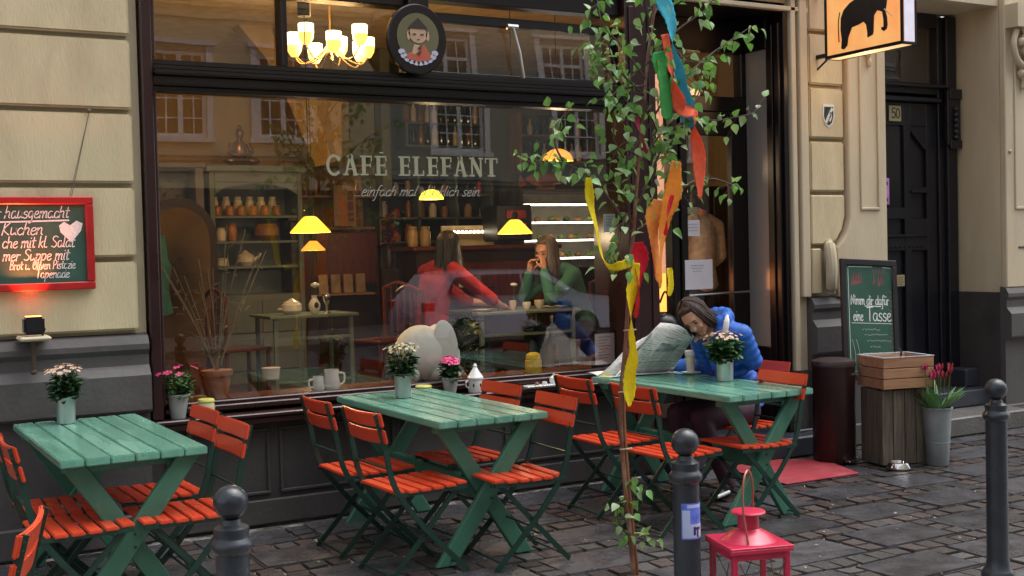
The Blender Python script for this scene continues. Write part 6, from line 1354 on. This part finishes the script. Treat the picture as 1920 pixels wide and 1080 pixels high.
def hand(wr, dirv, palm_n, curl=.5):
    """palm + five fingers from the wrist"""
    w = Vector(wr); d = Vector(dirv).normalized(); n = Vector(palm_n); n = (n-d*n.dot(d)).normalized(); s = d.cross(n); out = [('c', w, w+d*.045, .024, .026)]
    for k in (-1, 0, 1): out.append(('c', w+d*.03+s*.018*k, w+d*.085+s*.022*k, .014, .0125))
    for k, L in ((-1.5, .060), (-.5, .074), (.5, .078), (1.5, .068)):
        a = w+d*.085+s*.0175*k; b = a+(d*math.cos(curl)+n*math.sin(curl))*L*.45; c = b+(d*math.cos(curl*2)+n*math.sin(curl*2))*L*.35; e = c+(d*math.cos(curl*2.7)+n*math.sin(curl*2.7))*L*.22
        out += chain([a, b, c, e], [.0095, .0088, .0082, .007])
    a = w+d*.02+s*.022; b = a+(d*.6+s*.7+n*.3).normalized()*.04; c = b+(d*.9+s*.2+n*.4).normalized()*.032; out += chain([a, b, c], [.012, .0105, .009])
    return out
def person(label, J, top, legs, hair, shoe, loc=(0, 0, 0), puffer=False, hairlen=.10, hand_d=None, sleeve=1.0, scale_=1., group=None, extra=None, r_torso=(.155, .12), hair_side=None):
    t = thing('person', label, 'person', loc); V = lambda k: Vector(J[k])
    f = Vector(J['face']).normalized(); u = Vector(J['up']); u = (u-f*u.dot(f)).normalized(); s = f.cross(u); hc = V('head')
    H = lambda a, b, c: hc+s*a+f*b+u*c
    rot = Matrix((s, f, u)).transposed()
    B_ = [('e', hc+u*.02, (.073, .090, .098), rot), ('e', H(0, .028, -.055), (.050, .055, .052), rot), ('c', H(0, .085, .005), H(0, .103, -.022), .010, .013), ('e', H(0, .06, -.095), (.022, .02, .016), rot),
          ('e', H(.074, .0, -.01), (.009, .018, .028), rot), ('e', H(-.074, .0, -.01), (.009, .018, .028), rot), ('e', H(.03, .07, -.03), (.02, .018, .02), rot), ('e', H(-.03, .07, -.03), (.02, .018, .02), rot), ('e', H(0, .078, .035), (.045, .015, .014), rot),
          ('c', H(0, -.02, -.06), V('neck'), .045, .050)]
    B_ += chain([V('neck'), V('chest'), V('waist'), V('pelvis')], [.050, .085, .075, .085])
    arms = {}
    for S_ in 'LR':
        B_ += [('c', V('neck'), V('sh'+S_), .05, .05)]+chain([V('sh'+S_), V('el'+S_), V('wr'+S_)], [.045, .036, .024])
        hd, pn, cu = J.get('hand'+S_, ((V('wr'+S_)-V('el'+S_)), (0, 0, -1), .5)); B_ += hand(V('wr'+S_), hd, pn, cu)
        B_ += [('c', V('pelvis'), V('hip'+S_), .11, .095)]+chain([V('hip'+S_), V('kn'+S_), V('an'+S_)], [.085, .058, .038])
    blob('body', B_, SKIN, t, .0075, 2)
    C = []
    def seg(a, b, r1, r2):
        if not puffer: C.extend([('c', a, b, r1, r2)]); return
        L = (b-a).length; n = max(2, int(L/.046)); d = (b-a).normalized()
        for i in range(n+1):
            k = i/n; r = r1+(r2-r1)*k; z = d.to_track_quat('Z', 'Y').to_matrix(); C.append(('e', a.lerp(b, k), (r, r, .036), z))
        C.append(('c', a, b, r1*.92, r2*.92))
    sv = (V('shL')-V('shR')).normalized()
    tors = [V('neck').lerp(V('chest'), .35), V('chest'), V('waist'), V('pelvis')]; rx = [.13, r_torso[0], r_torso[0]*.93, r_torso[0]*1.08]; ry = [.085, r_torso[1], r_torso[1]*.95, r_torso[1]*1.15]
    for i in range(3):
        a, b = tors[i], tors[i+1]; L = (b-a).length; n = max(2, int(L/(.055 if puffer else .04))); d = (b-a).normalized()
        for k in range(n+1):
            w = k/n; sx = sv-d*sv.dot(d); sx.normalize(); fy_ = d.cross(sx); mm = Matrix((sx, fy_, d)).transposed(); C.append(('e', a.lerp(b, w), (rx[i]+(rx[i+1]-rx[i])*w, ry[i]+(ry[i+1]-ry[i])*w, .040 if puffer else .095), mm))
    ex = .016 if puffer else .008
    for S_ in 'LR':
        C.append(('c', V('neck').lerp(V('sh'+S_), .45), V('sh'+S_), .06+ex, .052+ex)); seg(V('sh'+S_), V('el'+S_), .054+ex, .047+ex)
        we = V('el'+S_).lerp(V('wr'+S_), .93)
        if sleeve >= 1: seg(V('el'+S_), we, .047+ex, .033+ex)
        elif sleeve > .5: seg(V('el'+S_), V('el'+S_).lerp(V('wr'+S_), .15), .047, .044)
    if extra: C += extra(V, H)
    blob('jacket' if puffer else 'jumper', C, top, t, .0085, 2 if puffer else 3)
    Lg = []
    for S_ in 'LR': Lg += [('c', V('pelvis')+Vector((0, 0, -.02)), V('hip'+S_), .115, .10)]+chain([V('hip'+S_), V('kn'+S_), V('an'+S_)], [.098, .066, .050])
    blob('trousers', Lg, legs, t, .011, 2)
    for S_ in 'LR':
        a = V('an'+S_); tdir = Vector(J.get('toe', tuple(f))); tdir.z = 0; tdir.normalize(); blob('shoe', [('c', a+Vector((0, 0, -.03)), a+Vector((0, 0, -.02))+tdir*.03, .040, .042), ('e', a+tdir*.09+Vector((0, 0, -.055)), (.045, .045, .03)), ('c', a+tdir*.02+Vector((0, 0, -.05)), a+tdir*.13+Vector((0, 0, -.055)), .036, .030)], shoe, t, .008, 1)
    hr = [('e', H(0, -.022, .040), (.086, .092, .092), rot), ('e', H(0, .026, .094), (.056, .040, .028), rot)]
    hr += [('e', H(0, -.045, -.02), (.072, .060, .075), rot)]
    cap_ = blob('hair', hr, hair, t, .008, 1)
    q = MB(); r3 = random.Random(len(label)); g = Vector((0, 0, -1)) if hair_side is None else Vector(hair_side).normalized()
    for k in range(230):
        th = r3.uniform(-math.pi, math.pi)
        if abs(th) < .75: th = math.copysign(.75+r3.random()*.5, th)
        lift = r3.uniform(1.0, 1.10); P = []
        phe = 1.45+.5*min(1, (abs(th)-.6)/1.5)
        for i in range(6):
            ph = .12+(phe-.12)*i/5; P.append(hc+s*(.084*lift*math.sin(ph)*math.sin(th))+f*(.092*lift*math.sin(ph)*math.cos(th)-.018)+u*(.098*lift*math.cos(ph)+.030))
        d = (P[-1]-P[-2]).normalized(); L = hairlen*r3.uniform(.9, 1.9); out_ = (P[-1]-hc).normalized(); cur = P[-1].copy()
        for i in range(5):
            d = (d*.55+g*.45+out_*.05+Vector((r3.uniform(-.12, .12), r3.uniform(-.12, .12), 0))).normalized(); cur = cur+d*L/5; P.append(cur.copy())
        w = r3.uniform(.0045, .0085); q.tube(P, [w*.6]+[w]*(len(P)-3)+[w*.7, w*.2], 5, cap=False, ell=.6)
    tag(q.build('hair_strand', hair, cap_), kind='stuff')
    EY = mat('dark_eye', (.02, .012, .01), .2); LIP = mat('lip', (.36, .10, .09), .4)
    for sg in (-1, 1):
        q = MB(); q.ball(H(sg*.030, .083, .008), (.013, .006, .005), 10, 6, rot); q.build('eye', EY, t); q = MB(); q.ball(H(sg*.031, .090, .030), (.018, .005, .004), 10, 6, rot); q.build('eyebrow', hair, t)
    q = MB(); q.ball(H(0, .083, -.060), (.021, .008, .007), 10, 6, rot); q.build('lips', LIP, t)
    return t
HB = mat('dark_brown_hair', (.030, .013, .008), .5, var=.6, scale=30, stretch=(3, 3, .3), bump=.9, bscale=60); HK = mat('black_hair', (.010, .007, .006), .45, var=.4, scale=30); HG = mat('grey_brown_hair', (.075, .06, .055), .5, var=.4, scale=30, stretch=(3, 3, .3))
BLUE = mat('blue_puffer', (.012, .11, .50), .55, var=.2, scale=14, bump=.35, bscale=30); PURP = mat('purple_trousers', (.05, .016, .035), .7, var=.2, bump=.2)
def hood(V, H):
    n = V('neck'); out = []
    for i in range(9):
        a = -2.2+i*.55; out.append(('e', n+Vector((.055+.055*math.cos(a)*1.0, .105*math.sin(a), .055+.03*math.cos(a))), (.042, .045, .05)))
    out.append(('e', n+Vector((.10, 0, .03)), (.06, .10, .07))); return out
pw = person('woman in a blue quilted jacket bent over her newspaper at the right table', dict(
 head=(4.775, -.88, 1.15), neck=(4.90, -.86, 1.075), chest=(5.03, -.87, .93), waist=(5.12, -.87, .73), pelvis=(5.14, -.87, .56), face=(-.62, -.50, -.62), up=(-.80, .05, .62),
 shL=(5.02, -1.04, 1.035), elL=(5.12, -1.03, .855), wrL=(4.935, -.875, 1.005), handL=((-.85, .40, .30), (-.2, .7, -.6), .7), shR=(4.94, -.69, 1.02), elR=(5.09, -.60, .80), wrR=(5.00, -.38, .79), handR=((-.8, .3, .0), (0, -.0, -1), .5),
 hipL=(5.10, -.97, .53), knL=(4.72, -.98, .52), anL=(4.90, -1.02, .085), hipR=(5.10, -.78, .53), knR=(4.70, -.76, .53), anR=(4.80, -.74, .085), toe=(-1, -.15, 0)),
 BLUE, PURP, HB, mat('black_shoe', (.015, .015, .017), .5), puffer=True, hairlen=.10, extra=hood, hair_side=(.80, .25, -.45))
q = MB(); q.tube(spline([(4.94, -.99, 1.155), (4.905, -1.03, 1.12), (4.89, -1.03, 1.05), (4.895, -1.0, .97)], 5), [.014]*4+[.021]*8+[.014]*4, 10, ell=.6); q.build('scarf', mat('white_fleece', (.66, .66, .66), .9, bump=.3), pw)
q = MB(); q.tube([(4.86, -1.08, .05), (4.76, -1.085, .03)], .012, 6); q.build('shoe_stripe', WHITE, pw)
t = thing('lamp_base', 'black rounded lamp base on the ledge behind the reading woman', 'bag', (5.27, .10, .96))  # dark rounded shape, taken for the base of the door lamp
q = MB(); q.ball((0, 0, .07), (.10, .07, .09)); q.build('body', MATS['black_plastic'], t); q = MB(); q.tube(spline([(-.05, 0, .24), (0, 0, .32), (.05, 0, .24)], 4), .008, 6); q.build('handle', MATS['black_plastic'], t)
mbox('ledge', MATS['dark_brown_paint'], B, 5.135, 5.41, .0, .45, .90, .955, bevel=.004)
VS = 1.2   # women inside
person('woman in a red top with long dark hair, seated inside with her back turned', dict(
 head=(4.25, 1.58, 1.64), neck=(4.22, 1.60, 1.51), chest=(4.14, 1.60, 1.36), waist=(4.10, 1.6, 1.12), pelvis=(4.09, 1.6, .95), face=(.85, .45, -.15), up=(.1, 0, 1),
 shL=(4.13, 1.78, 1.45), elL=(4.50, 1.80, 1.20), wrL=(4.72, 1.72, 1.17), shR=(4.25, 1.42, 1.44), elR=(4.52, 1.38, 1.22), wrR=(4.66, 1.48, 1.17),
 hipL=(4.12, 1.70, .93), knL=(4.52, 1.72, .92), anL=(4.5, 1.72, .50), hipR=(4.12, 1.50, .93), knR=(4.52, 1.50, .92), anR=(4.52, 1.50, .50)),
 mat('red_jumper', (.26, .008, .02), .85, var=.3, scale=7, bump=.8, bscale=14), mat('dark_jeans', (.02, .025, .05), .8), HK, DK, hairlen=.17, sleeve=.6)
person('woman in a green jumper seated inside, hand held to her face', dict(
 head=(5.14, 1.55, 1.585), neck=(5.24, 1.56, 1.47), chest=(5.36, 1.57, 1.33), waist=(5.46, 1.58, 1.10), pelvis=(5.48, 1.58, .95), face=(-.88, -.35, -.25), up=(-.1, 0, 1),
 shL=(5.30, 1.38, 1.40), elL=(5.06, 1.36, 1.20), wrL=(5.04, 1.43, 1.44), handL=((-.0, .15, 1), (-.3, .9, 0), .5), shR=(5.36, 1.74, 1.40), elR=(4.98, 1.66, 1.22), wrR=(4.99, 1.58, 1.42), handR=((.1, -.1, 1), (.3, -.8, 0), .7),
 hipL=(5.45, 1.48, .93), knL=(5.05, 1.46, .90), anL=(5.1, 1.46, .50), hipR=(5.45, 1.68, .93), knR=(5.05, 1.68, .90), anR=(5.1, 1.68, .50)),
 mat('green_jumper', (.03, .13, .10), .85, var=.3, scale=7, bump=.8, bscale=14), mat('dark_jeans', (.02, .025, .05), .8), HG, DK, hairlen=.16)
person('person in a cream knitted jumper standing inside behind the cafe door', dict(
 head=(6.60, 1.35, 2.00), neck=(6.60, 1.35, 1.86), chest=(6.60, 1.36, 1.68), waist=(6.60, 1.36, 1.42), pelvis=(6.60, 1.36, 1.27), face=(-.3, .95, -.15), up=(0, 0, 1),
 shL=(6.42, 1.33, 1.78), elL=(6.37, 1.36, 1.52), wrL=(6.44, 1.52, 1.40), shR=(6.79, 1.36, 1.78), elR=(6.84, 1.38, 1.52), wrR=(6.78, 1.52, 1.38),
 hipL=(6.51, 1.36, 1.22), knL=(6.51, 1.35, .86), anL=(6.51, 1.36, .50), hipR=(6.69, 1.36, 1.22), knR=(6.69, 1.35, .86), anR=(6.69, 1.36, .50)),
 mat('cream_knit', (.60, .62, .60), .9, var=.2, scale=20, bump=.6, bscale=70), mat('dark_jeans', (.02, .025, .05), .8), HK, DK, hairlen=.05)
bake_blobs()
